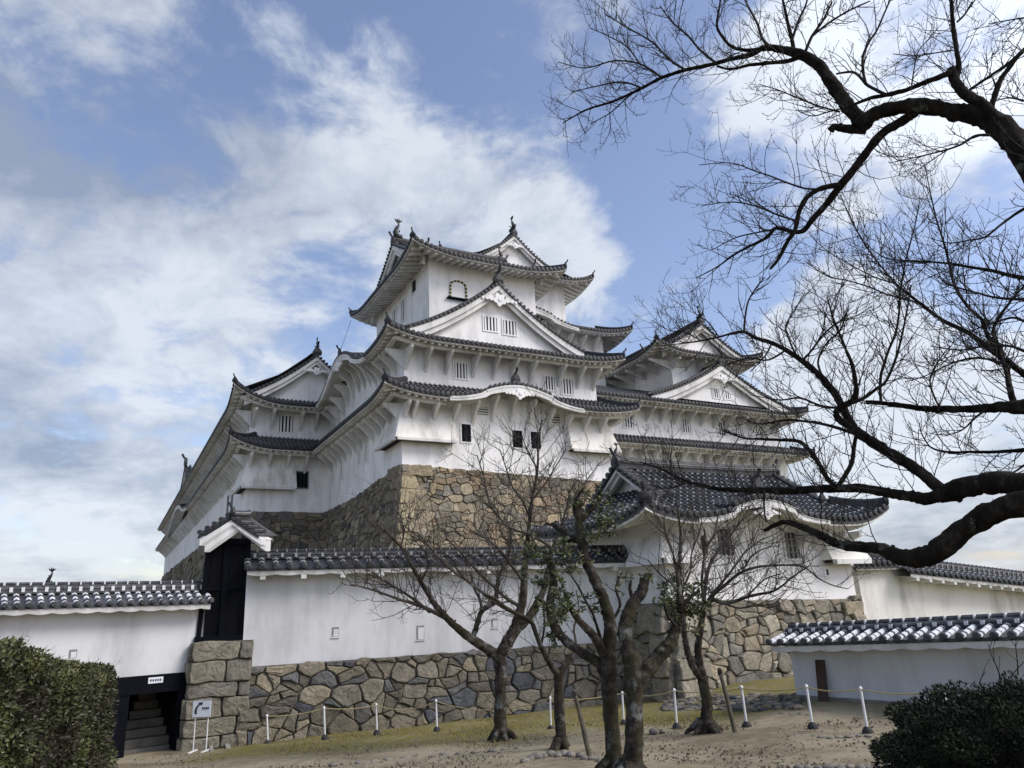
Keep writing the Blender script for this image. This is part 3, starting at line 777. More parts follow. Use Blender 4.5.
# stone base
def bat(z): return .15 * max(0, -z) + .0025 * z * z
sb, sk = MB(), MB(); sb.t = []; sb.tone = .3
stones(sb, sk, 0, 16.5, -11, 0, lambda a, d, z: (a - bat(z) * (1 - a / 16.5), -bat(z) - d, z), PAL_WARM, .80, .56, (('L', PAL_TAN, 1.15),), 11, lambda a: -.5 * min(1, max(0, a) / 13), .35, (.05, .16))
stones(sb, sk, 0, 17.2, -11, 0, lambda a, d, z: (-bat(z) - d, a - bat(z) * (1 - a / 17.2), z), PAL_BROWN, .80, .56, (('L', PAL_BROWN, 1.15),), 12, lambda a: -.62 * min(1, max(0, a) / 9), .35, (.05, .16))
stones(sb, sk, 0, 5.9, -11, -.62, lambda a, d, z: (-5.9 - bat(z) * (1 - a / 5.9) + a, 17.2 - bat(z) - d, z), PAL_BROWN, 1.0, .75, (('L', PAL_BROWN, 1.2),), 13, None, .3, (.05, .15))
stones(sb, sk, 0, 87, -11, -.62, lambda a, d, z: (-5.9 - bat(z) - d, 17.2 + a, z), PAL_BROWN, 1.5, 1.0, (), 14, None, .2, (.05, .2))
so_ = sb.build('stone_base', 'stone', K); sk.build('joint_earth', 'stone_gap', so_)

# tier 1
E1 = 3.95
p1 = [Panel(TF(-1.6), -1.6, 16.25, 2.15, E1, (1, 1), .5, .05, (.55, .45), 3.6, ((7.1, 4.6, 1.1),), ov=1.6),
      Panel(TL(-1.6), -1.6, 15.6, 2.15, E1, (1, -1), .5, .05, (.55, 0), 3.6, ov=1.6),
      Panel(TF(15.6), -7.5, -1.6, 2.15, E1, (1, -1), .5, .05, (.85, 0), 3.4, ov=1.6),
      Panel(TL(-7.5), 15.6, 105, 2.15, E1, (1, 0), .5, .05, (.85, 0), 3.4, ((64, 15, 2.0),), ov=1.6),
      Panel(TRt(16.25), -1.6, 12, 2.15, E1, (1, 0), .5, .05, (.45, 0), 3.6, ov=1.6)]
tl, ea = MB(), MB()
for i, p in enumerate(p1):
    p.tiles(tl, step=.36 if i < 3 else .9, joint=i < 3, sp=.32 if i != 3 else .36); p.eaves(ea); p.purlin(ea)
hip(tl, p1[0], 0, 2.1); hip(tl, p1[0], 1, 2.1); hip(tl, p1[2], 0, 2.1)
z = p1[0].z(7.1, 1.0)
tl.box(6.85, 7.35, -1.3, .3, z, z + .25); onigawara(tl, Vector((7.1, -1.15, z + .45)), Vector((0, -1, 0)), .5)
r1 = finish_roof(tl, ea, K)
brackets(p1[0], r1, [.12] + [.58 + 1.33 * i for i in range(11)]); brackets(p1[1], r1, [.1 + 1.3 * i for i in range(13)]); brackets(p1[2], r1, [-5.8, -4.45, -3.1, -1.75])
brackets_bulk(p1[3], r1, [17.3 + 1.3 * i for i in range(67)])
g_ = MB(); gegyo(g_, lambda x, y, z: (7.1 + x, -1.66 + y, z), p1[0].zE(7.1) - .62, .75); g_.build('carved_pendant', 'plaster', r1)
# tier 2
E2 = 7.45
p2 = [Panel(TF(-1.4), -1.4, 15.6, 4.4, E2, (1, 1), .42, .035, (.6, .5), 3.8, ov=1.65),
      Panel(TL(-1.4), -1.4, 15.8, 4.4, E2, (1, -1), .42, .035, (.6, 0), 3.8, ((9.3, 6.1, 1.9),), ov=1.65),
      Panel(TF(15.8), -7.45, -1.4, 2.7, E2, (1, -1), .42, .035, (1.35, 0), 4.2, ov=1.65),
      Panel(TL(-7.45), 15.8, 105, 6.2, E2, (1, 0), .42, .055, (1.35, 0), 4.2, ov=1.65, cap=.9),
      Panel(TRt(15.6), -1.4, 12, 4.3, E2, (1, 0), .42, .035, (.5, 0), 3.8, ov=1.45)]
tl, ea = MB(), MB()
for i, p in enumerate(p2):
    p.tiles(tl, step=.36 if i < 3 else .9, joint=i < 3, sp=.32 if i != 3 else .36); p.eaves(ea); p.purlin(ea)
hip(tl, p2[0], 0, 4.2); hip(tl, p2[0], 1, 4.2); hip(tl, p2[2], 0, 1.2)
# big gable on the front roof
def g1(x):
    t = 1 - abs(x) / 6.3; return 8.2 + 3.95 * (.62 * t + .38 * t * t)
gable(tl, ea, lambda x, y, z: (6.4 + x, -.75 + y, z), g1, 6.3, 4.2, 7.9, .6, .5, .38, oni=.62)
rows = []
ridge_line(tl, (6.4, -.6, 12.15), (6.4, 3.3, 12.15), .34, .32, .05)
# wing gable (end of the wing's main roof)
pz = p2[3]
def g2(x): return E2 + pz.prof(6.2 - min(6.2, abs(x))) * .86 + .28
gable(tl, ea, lambda x, y, z: (-1.25 + x, 16.35 + y, z), g2, 5.3, 4, 8.0, .9, .5, .34, surf=False, oni=.6)
tl.grid([[(-1.25 + x, 16.4 + y, g2(x)) for x in [i * .56 for i in range(11)]] for y in (0, 40)], 0)
ridge_line(tl, (-1.25, 16.5, g2(0) - .05), (-1.25, 100, g2(0) - .05), .4, .5, .0)
# small gable on the far west slope
def g3(x):
    t = 1 - abs(x) / 4.5; return 8.0 + 2.6 * (.7 * t + .3 * t * t)
gable(tl, ea, lambda x, y, z: (-7.1 + y, 61 + x, z), g3, 4.5, 6, 8.0, .6, .5, .4, oni=.9)
ea.grid([[(.254, a, 7.9), (.254, a, p2[1].zE(a) + .24)] for a in [3.2 + .3 * i for i in range(42)]], 1)
r2 = finish_roof(tl, ea, K)
brackets(p2[0], r2, [.35, 1.6, 2.95, 4.8, 6.2, 7.55, 8.9, 11.1, 12.6, 13.9]); brackets(p2[1], r2, [.4 + 1.3 * i for i in range(13)]); brackets(p2[2], r2, [-5.65, -4.3, -2.15, -1.0])
brackets_bulk(p2[3], r2, [17.7 + 1.3 * i for i in range(67)])
g_ = MB(); gegyo(g_, lambda x, y, z: (6.4 + x, -.75 + y, z), 10.95, .95, -.04); g_.build('carved_pendant', 'plaster', r2)
g_ = MB(); gegyo(g_, lambda x, y, z: (-1.25 + x, 16.35 + y, z), g2(0) - 1.35, .7, -.04); g_.build('carved_pendant', 'plaster', r2)
g_ = MB(); gegyo(g_, lambda x, y, z: (-1.45 + y, 9.3 + x, z), p2[1].zE(9.3) - .75, .75); g_.build('carved_pendant', 'plaster', r2)
t_ = MB(); zz = p2[1].z(9.3, .2); t_.box(-1.4, 1.5, 9.15, 9.45, zz, zz + .22); onigawara(t_, Vector((-1.35, 9.3, zz + .3)), Vector((-1, 0, 0)), .42); t_.build('gable_ridge', TM, r2)
shachi('spire_ornament', (-1.25, 16.6, g2(0) + .60), (0, -1, 0), .55, r2)
# top roof
E3 = 14.75
p3 = [Panel(TF(1.35), 1.2, 13.15, 7.3, E3, (1, 1), .40, .018, (.75, .7), 4.2, ov=1.7, cap=1.5),
      Panel(TL(1.2), 1.35, 15.95, 2.0, E3, (1, 1), .40, .018, (.75, .75), 4.2, ov=1.85),
      Panel(TRt(13.15), 1.35, 15.95, 2.0, E3, (1, 1), .40, .018, (.7, .7), 4.2, ov=1.85),
      Panel(TB(15.95), 1.2, 13.15, 7.3, E3, (1, 1), .40, .018, (.75, .7), 4.2, ov=1.6, cap=1.5)]
tl, ea = MB(), MB()
for i, p in enumerate(p3): p.tiles(tl, joint=i == 0, step=.36 if i == 0 else .9); p.eaves(ea, rafter=.52, rw=.2, rh=.2, drop=.2, ss=.22)
for sd in (0, 1): hip(tl, p3[0], sd, 1.7); hip(tl, p3[3], sd, 1.7)
def g4(x): return E3 + p3[0].prof(7.3 - abs(x)) + .02
gable(tl, ea, lambda x, y, z: (2.3 + y, 8.65 + x, z), g4, 5.9, 2, E3 + .8, .6, .45, .4, surf=False, oni=.55)
gable(tl, ea, lambda x, y, z: (12.05 - y, 8.65 + x, z), g4, 5.9, 2, E3 + .8, .6, .45, .4, surf=False, oni=.55)
for u_, sg in ((2.95, 1), (11.4, -1)):
    onigawara(tl, Vector((u_, 3.0, g4(5.65) + .4)), Vector((0, -1, 0)), .45)
    onigawara(tl, Vector((u_, 14.3, g4(5.65) + .4)), Vector((0, 1, 0)), .45)
ridge_line(tl, (2.5, 8.65, g4(0)), (11.85, 8.65, g4(0)), .45, .55, .12)
r3 = finish_roof(tl, ea, K)
shachi('fish_finial', (2.8, 8.65, g4(0) + .75), (-1, 0, 0), .85, r3); shachi('fish_finial', (11.5, 8.65, g4(0) + .6), (1, 0, 0), .62, r3)
# windows and openings on the keep
F0, F1_, F2_ = TF(0), TF(.3), TF(3.0)
window(F0, 4.1, 2.1, .62, 1.1, K, 2, 'grid'); window(F0, 7.62, 1.95, .72, 1.1, K, 3, 'grid'); window(F0, 8.95, 1.95, .72, 1.1, K, 3, 'grid')
louver(F0, 5.15, 3.6, .95, .5, K); louver(F0, 10.35, 3.5, 1.05, .55, K)
window(F1_, 3.97, 6.15, .85, 1.0, K, 4); window(F1_, 10.4, 6.0, .85, .95, K, 4); window(F1_, 11.8, 5.9, .92, 1.05, K, 4)
louver(F1_, 6.2, 7.35, .8, .22, K); louver(F1_, 7.5, 7.35, .8, .22, K)
L0, L1_ = TL(0), TL(.25)
window(L0, 6.9, 2.05, .75, 1.25, K, 3); window(L0, 8.4, 2.15, .75, 1.25, K, 3); window(L0, 12.9, 2.05, .65, 1.5, K, 2)
window(TL(3.0), 5.75, 14.05, .8, .9, K, 0, frame='plaster'); window(TL(3.0), 8.0, 13.1, .9, 1.6, K, 2)
window(TL(3.0), 10.0, 13.1, .9, 1.6, K, 2)
window(TF(17.2), -1.9, 1.85, .85, 1.2, K, 3, 'grid', frame='grey_board')
window(TF(17.6), -3.2, 6.25, 1.05, 1.3, K, 4)
window(TF(-.15), 5.95, 9.42, .95, .95, K, 4); window(TF(-.15), 7.35, 9.35, .95, .95, K, 4)
window(TL(-5.9), 24.5, 1.2, .7, 1.4, K, 2, frame='grey_board'); window(TL(-5.9), 27, 1.2, .7, 1.4, K, 2, frame='grey_board')
# bell-shaped window
def kato(T, x, z, w, h, parent):
    pts = []
    for i in range(9): pts.append((-w / 2 - .06 * (1 - i / 8) ** 2, -h / 2 + h * .68 * i / 8))
    for i in range(1, 16):
        t = i / 16; pts.append((-w / 2 * math.cos(math.pi * t), -h / 2 + h * .68 + h * .32 * math.sin(math.pi * t) ** .8))
    for i in range(8, -1, -1): pts.append((w / 2 + .06 * (1 - i / 8) ** 2, -h / 2 + h * .68 * i / 8))
    m = MB(); L = 0; 
    dense = []
    for a, b in zip(pts, pts[1:]):
        for k in range(6): dense.append((a[0] + (b[0] - a[0]) * k / 6, a[1] + (b[1] - a[1]) * k / 6))
    for i, (a, b) in enumerate(zip(dense, dense[1:])):
        L += math.hypot(b[0] - a[0], b[1] - a[1]); mi = 1 if int(L / .13) % 2 else 0
        nx, nz_ = b[1] - a[1], -(b[0] - a[0]); q = math.hypot(nx, nz_) or 1; nx, nz_ = nx / q * .11, nz_ / q * .11
        a2, b2 = (a[0] - nx, a[1] - nz_), (b[0] - nx, b[1] - nz_)
        m.hexa([T(x + a[0], -.09, z + a[1]), T(x + b[0], -.09, z + b[1]), T(x + b2[0], -.09, z + b2[1]), T(x + a2[0], -.09, z + a2[1]),
                T(x + a[0], .02, z + a[1]), T(x + b[0], .02, z + b[1]), T(x + b2[0], .02, z + b2[1]), T(x + a2[0], .02, z + a2[1])], mi)
    o = m.build('bell_window', ['blackwood', 'gold'], parent)
    s_ = MB(); s_.face([T(x + a * .97, -.02, z + b * .98) for a, b in pts]); s_.build('shutter', 'plaster', o)
    d = MB(); d.box(x - w / 2 - .32, x + w / 2 + .28, -.22, .02, z - h / 2 - .12, z - h / 2, 0, T); d.build('sill', 'blackwood', o)
kato(F2_, 5.15, 12.95, 1.05, 1.25, K)
# dropping boxes at the corners
def corner_box(x0, x1, y0, y1, zt, zb, parent, out=.62, ccx=(1, 0), ccy=(1, 0), flare=.12, m0='plaster_warm'):
    fx0 = out if ccx[0] else flare * -0 ; 
    m = MB(); X0 = x0 - (out if ccx[0] else 0) - (0 if ccx[0] else flare); X1 = x1 + (out if ccx[1] else flare)
    Y0 = y0 - out; Y1 = y1 + flare
    m.hexa([(X0, Y0, zb), (X1, Y0, zb), (X1, Y1, zb), (X0, Y1, zb), (x0 - .02, y0 - .02, zt), (x1 + (.02 if ccx[1] else 0), y0 - .02, zt), (x1 + (.02 if ccx[1] else 0), y1, zt), (x0 - .02, y1, zt)])
    o = m.build('stone_drop_box', m0, parent)
    l = MB(); e = .08
    l.box(X0 + .12, X1 - .12, Y0 - e, Y0 + .1, zb - .16, zb - .003)
    if ccx[0]: l.box(X0 - e, X0 + .1, Y0 + .14, Y1 - .1, zb - .16, zb - .003)
    l.build('lip_board', 'plaster_trim', o)
    d = MB(); d.box(X0 + .13, X1 - .2, Y0 + .103, Y0 + out - .05, zb - .10, zb - .004); 
    if ccx[0]: d.box(X0 + .103, X0 + out - .05, Y0 + out, Y1 - .2, zb - .10, zb - .004)
    d.build('drop_slot', 'dark', o); return o
corner_box(0, 3.2, 0, 3.0, 3.5, 1.45, K)
corner_box(11.4, 14.6, 0, 3.0, 3.5, 1.45, K, ccx=(0, 1))
corner_box(-5.9, -2.5, 17.2, 20, 3.4, 1.15, K, out=.6)
# lightning wire from the top eave
lw = MB(); lw.tube([(1.3, 15.9, 15.0), (.2, 15.5, 11.5), (-.9, 15, 9.3)], .018, 4); lw.build('lightning_wire', 'grey_board', K)

# ------------------------------------------------------------------ tower behind the keep
B = kroot('castle_turret', KO, 14.2, 16, -10.8)
tag(B, 'white tower top with small front gable, rising just behind the tallest tower', 'castle tower')
m = MB(); m.box(5.5, 22.9, 11.1, 26, -10.8, 15.1); m.build('lower_wall', 'plaster', B)
m = MB(); m.box(9.0, 19.6, 11.8, 24, 14.9, 20.0); m.build('top_wall', 'plaster', B)
pb = [Panel(TF(9.4), 3.6, 25.1, 2.5, 14.55, (1, 1), .42, .03, (.6, .75), 4, ((14.6, 4.6, 1.2),), ov=1.7),
      Panel(TRt(25.1), 9.4, 24, 2.5, 14.55, (1, 0), .42, .03, (.75, 0), 4, ov=2.1)]
tl, ea = MB(), MB()
for p in pb: p.tiles(tl, joint=False, step=.5); p.eaves(ea, rafter=.52, rw=.2, rh=.18)
hip(tl, pb[0], 1, 2.4); onigawara(tl, Vector((14.6, 9.3, pb[0].zE(14.6) + .4)), Vector((0, -1, 0)), .55)
rb = finish_roof(tl, ea, B); brackets(pb[0], rb, [15 + 1.35 * i for i in range(6)])
pb2 = [Panel(TF(10), 6.8, 21.75, 2.2, 19.25, (1, 1), .2, .04, (.6, .75), 4, ov=1.8),
       Panel(TRt(21.75), 10, 24, 7.4, 19.25, (1, 0), .2, .04, (.75, 0), 4, ov=2.1, cap=1.2),
       Panel(TL(6.8), 10, 24, 7.4, 19.25, (1, 0), .2, .04, (.6, 0), 4, ov=2.1, cap=1.2)]
tl, ea = MB(), MB()
for p in pb2: p.tiles(tl, joint=False, step=.5); p.eaves(ea, rafter=.5, rw=.2, rh=.18)
hip(tl, pb2[0], 1, 2.0); hip(tl, pb2[0], 0, 2.0)
def g5(x):
    t = 1 - abs(x) / 4.4; return 20.0 + 3.1 * (.62 * t + .38 * t * t)
gable(tl, ea, lambda x, y, z: (14.3 + x, 10.9 + y, z), g5, 4.4, 8, 19.8, .6, .5, .3, oni=.5)
ridge_line(tl, (14.3, 11.1, 23.05), (14.3, 22, 23.05), .4, .45, .1)
rb = finish_roof(tl, ea, B)
shachi('fish_finial', (14.3, 11.3, 23.75), (0, -1, 0), .75, rb)
g_ = MB(); gegyo(g_, lambda x, y, z: (14.3 + x, 10.9 + y, z), 22.0, .6, -.04); g_.build('carved_pendant', 'plaster', rb)

# ------------------------------------------------------------------ right hand tower
C = kroot('castle_turret', KO, 26, 8, -10.8)
tag(C, 'smaller white tower on the right, half behind bare branches, wide gable below its top roof', 'castle tower')
m = MB(); m.box(14.75, 35.4, 3.6, 16, -10.8, 3.6); m.build('lower_wall', 'plaster', C)
m = MB(); m.box(14.75, 35.3, 3.75, 16, 3.4, 6.9); m.build('middle_wall', 'plaster', C)
m = MB(); m.box(25.2, 32.6, 5.0, 20, 6.6, 11.75); m.build('top_wall', 'plaster', C)
pc = [Panel(TF(2.1), 14.9, 37.3, 1.6, 3.0, (0, 1), .45, .03, (0, .25), 2.5, ov=1.5), Panel(TRt(37.3), 2.1, 14, 1.6, 3.0, (1, 0), .45, .03, (.25, 0), 2.5, ov=1.9)]
tl, ea = MB(), MB()
for p in pc: p.tiles(tl); p.eaves(ea); p.purlin(ea)
hip(tl, pc[0], 1, 1.4, .22, .2); rc = finish_roof(tl, ea, C); brackets(pc[0], rc, [16 + 1.3 * i for i in range(15)], h=.95)
pc2 = [Panel(TF(2.0), 14.9, 37.2, 6.0, 6.3, (0, 1), .38, .01, (0, .55), 4, ov=1.75), Panel(TRt(37.2), 2.0, 14, 4.6, 6.3, (1, 0), .38, .01, (.55, 0), 4, ov=1.9)]
tl, ea = MB(), MB()
for p in pc2: p.tiles(tl); p.eaves(ea); p.purlin(ea)
hip(tl, pc2[0], 1, 5)
def g6(x):
    t = 1 - abs(x) / 7.6; return 6.85 + 3.35 * (.62 * t + .38 * t * t)
gable(tl, ea, lambda x, y, z: (28.5 + x, 2.6 + y, z), g6, 7.6, 3.0, 7.0, .6, .5, .42, oni=.5)
ridge_line(tl, (28.5, 2.8, 10.15), (28.5, 5.2, 10.15), .3, .3, .03)
rc = finish_roof(tl, ea, C); brackets(pc2[0], rc, [15.6 + 1.36 * i for i in range(15)], h=1.0)
g_ = MB(); gegyo(g_, lambda x, y, z: (28.5 + x, 2.6 + y, z), 8.9, .85, -.04); g_.build('carved_pendant', 'plaster', rc)
pc3 = [Panel(TF(3.4), 22.6, 34.3, 1.9, 11.2, (1, 1), .36, .03, (.7, .7), 3.6, ov=1.6),
       Panel(TL(22.6), 3.4, 22, 5.85, 11.2, (1, 1), .30, .04, (.7, .7), 3.6, ov=2.6, cap=1.1),
       Panel(TRt(34.3), 3.4, 22, 5.85, 11.2, (1, 0), .30, .04, (.7, 0), 3.6, ov=1.7, cap=1.1)]
tl, ea = MB(), MB()
for p in pc3: p.tiles(tl, joint=False, step=.5); p.eaves(ea, rafter=.5)
hip(tl, pc3[0], 0, 1.8); hip(tl, pc3[0], 1, 1.8)
def g7(x): return 11.2 + pc3[1].prof(5.85 - abs(x)) + .03
gable(tl, ea, lambda x, y, z: (28.45 + x, 4.2 + y, z), g7, 4.5, 8, 11.6, .6, .5, .34, surf=False, oni=.5)
ridge_line(tl, (28.45, 4.4, g7(0)), (28.45, 20, g7(0)), .4, .42, .1)
for yy in (6.5, 10.5): onigawara(tl, Vector((23.6, yy, g7(4.85) + .45)), Vector((-1, 0, 0)), .45)
rc = finish_roof(tl, ea, C); shachi('fish_finial', (28.45, 4.5, g7(0) + .65), (0, -1, 0), .6, rc)
brackets(pc3[0], rc, [25.3 + 1.4 * i for i in range(6)], h=.8); brackets(pc3[1], rc, [5.2 + 1.6 * i for i in range(8)], h=.8)
TC, TC2 = TF(3.75), TF(5.0)
for x in (19.3, 24.9, 28.7, 30.5, 33.2): window(TC, x, 4.95, .95, 1.1, C, 4)
window(TC2, 28.3, 10.6, .8, .75, C, 3)
window(TF(3.2), 28.0, 7.75, .7, .7, C, 3); window(TF(3.2), 29.2, 7.75, .7, .7, C, 3)

# ------------------------------------------------------------------ front right gatehouse
GO = at(668, 601, 23)
G = kroot('corner_yagura', GO, 4, 3, -2.5)
tag(G, 'low white gatehouse with undulating front gable, standing on a tan rubble base', 'gatehouse')
m = MB(); m.box(.03, 8.3, .0, 4.6, -.35, 2.75); m.build('wall', 'plaster', G)
sb, sk = MB(), MB(); sb.t = []; sb.tone = .3
def bt(z): return .10 * max(0, -z)
stones(sb, sk, 0, 8.35, -2.75, -.05, lambda a, d, z: (a - bt(z) * (1 - a / 8.35), -.06 - bt(z) - d, z), PAL_RIGHT, .62, .52, (('L', PAL_RIGHT[:4], .95), ('R', PAL_RIGHT[:3], .7)), 21, lambda a: -.02 - .2 * a / 8.35, .25, (.05, .14))
stones(sb, sk, 0, 3.0, -2.75, -.05, lambda a, d, z: (-.06 - bt(z) - d, a - bt(z) * (1 - a / 3.0), z), PAL_BLOCK, .62, .5, (('L', PAL_RIGHT[:4], .95),), 22, None, .2, (.05, .12))
stones(sb, sk, 0, 3.0, -2.75, -.05, lambda a, d, z: (8.37 + d, a - bt(z) * 0, z), PAL_RIGHT, .8, .6, (), 23, None, .2, (.05, .12))
o = sb.build('stone_base', 'stone', G); sk.build('joint_earth', 'stone_gap', o)
EG = 2.38
pg = [Panel(TF(-1.25), -1.5, 9.2, 3.5, EG, (1, 1), .47, .035, (.38, .55), 2.2, ((3.25, 2.75, .62),), ov=1.28, cap=1.62),
      Panel(TL(-1.5), -1.25, 5.75, 2.3, EG, (1, 1), .47, .035, (.38, .3), 2.2, ov=1.5), Panel(TRt(9.2), -1.25, 5.75, 2.3, EG, (1, 1), .47, .035, (.55, .3), 2.2, ov=1.3),
      Panel(TB(5.75), -1.5, 9.2, 3.5, EG, (1, 1), .47, .035, (.38, .55), 2.2, ov=.3, cap=1.62)]
tl, ea = MB(), MB()
for i, p in enumerate(pg):
    p.tiles(tl, sp=.27, r=.075, step=.27, joint=True); 
    if i < 3: p.eaves(ea, kth=.62, rafter=0 if i == 0 else .4, drop=.14, board=.1, ss=.2)
for sd in (0, 1): hip(tl, pg[0], sd, 1.35, .2, .2)
def g8(x): return EG + pg[0].prof(3.5 - abs(x)) + .02
gable(tl, ea, lambda x, y, z: (.1 + y, 2.25 + x, z), g8, 2.2, 1.4, EG + .9, .7, .3, .12, surf=False, r=.075, sp=.27, oni=.35)
gable(tl, ea, lambda x, y, z: (7.8 - y, 2.25 + x, z), g8, 2.2, 1.4, EG + .9, .7, .3, .16, surf=False, r=.075, sp=.27, oni=.35)
ridge_line(tl, (.12, 2.25, g8(0)), (7.75, 2.25, g8(0)), .3, .28, .08)
onigawara(tl, Vector((.5, -.05, g8(2.3) + .24)), Vector((0, -1, 0)), .22); onigawara(tl, Vector((7.35, -.05, g8(2.3) + .24)), Vector((0, -1, 0)), .26)
zk = pg[0].z(3.25, .3); tl.box(3.12, 3.38, -1.1, 1.2, zk, zk + .2); onigawara(tl, Vector((3.25, -1.0, zk + .4)), Vector((0, -1, 0)), .40)
rg = finish_roof(tl, ea, G)
shachi('fish_finial', (.25, 2.25, g8(0) + .34), (-1, 0, 0), .28, rg)
g_ = MB(); gegyo(g_, lambda x, y, z: (3.25 + x, -1.3 + y, z), pg[0].zE(3.25) - .5, .42); g_.build('carved_pendant', 'plaster', rg)
brackets(pg[0], rg, [.4, .95, 5.8, 6.6, 7.4, 8.1], .14, .55)
TG = TF(0)
window(TG, 5.5, 1.6, .62, .85, G, 3, 'grid', frame='plaster_trim', gridm='grey_board'); window(TG, 2.5, 1.72, .6, .82, G, 3, 'grid', frame='plaster_trim', gridm='grey_board'); window(TG, 1.62, 1.74, .22, .8, G, 0, frame='plaster_warm')
window(TG, 3.3, 1.05, .12, .2, G, 0); window(TG, 7.0, .7, .12, .2, G, 0)
corner_box(0.03, 1.1, 0, 1.2, 2.05, 1.22, G, out=.5, flare=.1); corner_box(6.9, 8.3, 0, 1.2, 2.15, 1.1, G, out=.5, ccx=(0, 1), flare=.1)

# ------------------------------------------------------------------ roofed plaster walls
def roofed_wall(name, label, pa, pb_, zE0, zE1, zb0, zb1, th=.5, rise=.52, oh=.5, sp=.34, r=.085, joint='joint', wallm='plaster_cool', ov_dark=True, brk=1.05, ext=0, body_from=None, step=.24, plain_jm=False, rh=.2, xr0=0, bodyparts=None, jf=.25):
    zE0 += .12; zE1 += .12
    pa, pb_ = Vector(pa), Vector(pb_); d = Vector((pb_.x - pa.x, pb_.y - pa.y, 0)); L = d.length; ang = math.atan2(d.y, d.x)
    root = empty(name, (pa.x, pa.y, zb0), ang); tag(root, label, 'wall')
    eE = (zE1 - zE0) / L; eB = (zb1 - zb0) / L
    fz = lambda x: zE0 - zb0 + eE * x
    TT = lambda x, y, z: (x, y - oh, z + eE * x)
    TBk = lambda x, y, z: (x, th + oh - y, z + eE * x)
    z0 = zE0 - zb0; B_ = oh + th / 2
    sl = (rise - rh) / B_
    tl, ea = MB(), MB()
    for T in (TT, TBk):
        p = Panel(T, xr0, L, B_, z0, (0, 0), sl, .0, (0, 0), 1, ov=oh)
        p.tiles(tl, sp=sp, r=r, step=step, jf=jf, ed=.06, dk=1.12)
        rows = []
        n = int(L / .04) if T is TT else int(L / .3)
        # scalloped plaster under the eave tiles
        for i in range(n + 1):
            x = xr0 + (L - xr0) * i / n; sc = .035 * abs(math.sin(math.pi * (x - xr0) / sp / 2.0)) if T is TT else 0
            rows.append([T(x, .03, z0 - .08), T(x, .05, z0 - .17 - sc), T(x, .12, z0 - .18 - sc), T(x, oh + .02, z0 - .12)])
        ea.grid(rows, 0)
    # ridge
    y = th / 2; zr = z0 + rise - rh; n = max(1, int(L / sp))
    prof = [(y - .17, zr - .04), (y - .15, zr + rh * .35), (y - .17, zr + rh * .4), (y - .14, zr + rh * .75), (y - .07, zr + rh), (y + .07, zr + rh), (y + .14, zr + rh * .75), (y + .17, zr + rh * .4), (y + .15, zr + rh * .35), (y + .17, zr - .04)]
    tl.grid([[TT(x, py + oh, pz) for py, pz in prof] for x in (xr0, L)], 0)
    tl.face([TT(xr0, py + oh, pz) for py, pz in prof]); tl.face([TT(L, py + oh, pz) for py, pz in prof][::-1])
    k = 0; x = xr0 + sp * .5
    while x < L:
        k += 1
        tl.box(x - .035, x + .035, y - .185, y + .185, zr + .0, zr + rh * .7, 1, lambda a, b, c: TT(a, b + oh, c))
        x += sp
    k = xr0 + .12
    while k < L:       # round cap tiles on the very top
        tl.tube([TT(k - .10, y + oh, zr + rh + .02), TT(k + .10, y + oh, zr + rh + .02)], .055, 6, 0); tl.box(k + .11, k + .135, y - .06, y + .06, zr + rh - .02, zr + rh + .08, 1, lambda a, b, c: TT(a, b + oh, c)); k += .26
    o = tl.build('tiled_coping', ['tile_grey' if joint == 'joint_white' else 'tile', joint], root)
    ea.build('eave_plaster', 'plaster_trim', o)
    if brk:
        b = MB(); x = .4 + xr0
        while x < L:
            b.box(x - .07, x + .07, .06, oh, z0 - .30, z0 - .13, 0, TT); x += brk
        b.build('eave_bracket_row', 'plaster_trim', o)
    return root, L, ang, fz, eB, TT
# front wall
A_, B2 = at(243, 640, 20.4), at(648, 600, 24.75)
zEl, zEr = at(243, 573, 19.95).z, at(640, 563.8, 24.2).z
zSl, zSr = at(243, 667, 20.4).z, at(600, 642, 24.2).z
zbl = gz(A_.x, A_.y) - .1
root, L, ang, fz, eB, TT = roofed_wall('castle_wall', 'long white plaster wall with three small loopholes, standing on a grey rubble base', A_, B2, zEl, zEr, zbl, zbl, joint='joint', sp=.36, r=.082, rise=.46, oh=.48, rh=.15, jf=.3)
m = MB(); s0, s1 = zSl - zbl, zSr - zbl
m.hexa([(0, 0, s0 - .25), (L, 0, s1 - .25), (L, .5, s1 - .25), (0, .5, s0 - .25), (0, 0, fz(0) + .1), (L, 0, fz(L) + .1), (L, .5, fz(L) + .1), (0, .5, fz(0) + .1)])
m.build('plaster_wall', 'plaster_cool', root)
sb, sk = MB(), MB(); sb.t = []; sb.tone = .3
stones(sb, sk, -.02, L, -.4, 2.6, lambda a, d, z: (a, -.14 - .12 * max(0, s0 - z) - d, z), PAL_MIX, .60, .46, (), 31, lambda a: s0 + (s1 - s0) * max(0, a) / L, .35, (.03, .12))
o = sb.build('stone_base', 'stone', root); sk.build('joint_earth', 'stone_gap', o)
m = MB(); m.box(-.02, L, -.16, .5, -.3, .2); 
for i in range(24):
    x0, x1 = L * i / 24, L * (i + 1) / 24
    m.hexa([(x0, -.15, 0), (x1, -.15, 0), (x1, .45, 0), (x0, .45, 0), (x0, -.10, s0 + (s1 - s0) * x0 / L - .03), (x1, -.10, s0 + (s1 - s0) * x1 / L - .03), (x1, .45, s0 + (s1 - s0) * x1 / L - .03), (x0, .45, s0 + (s1 - s0) * x0 / L - .03)])
m.build('rubble_core', 'stone_gap', root)
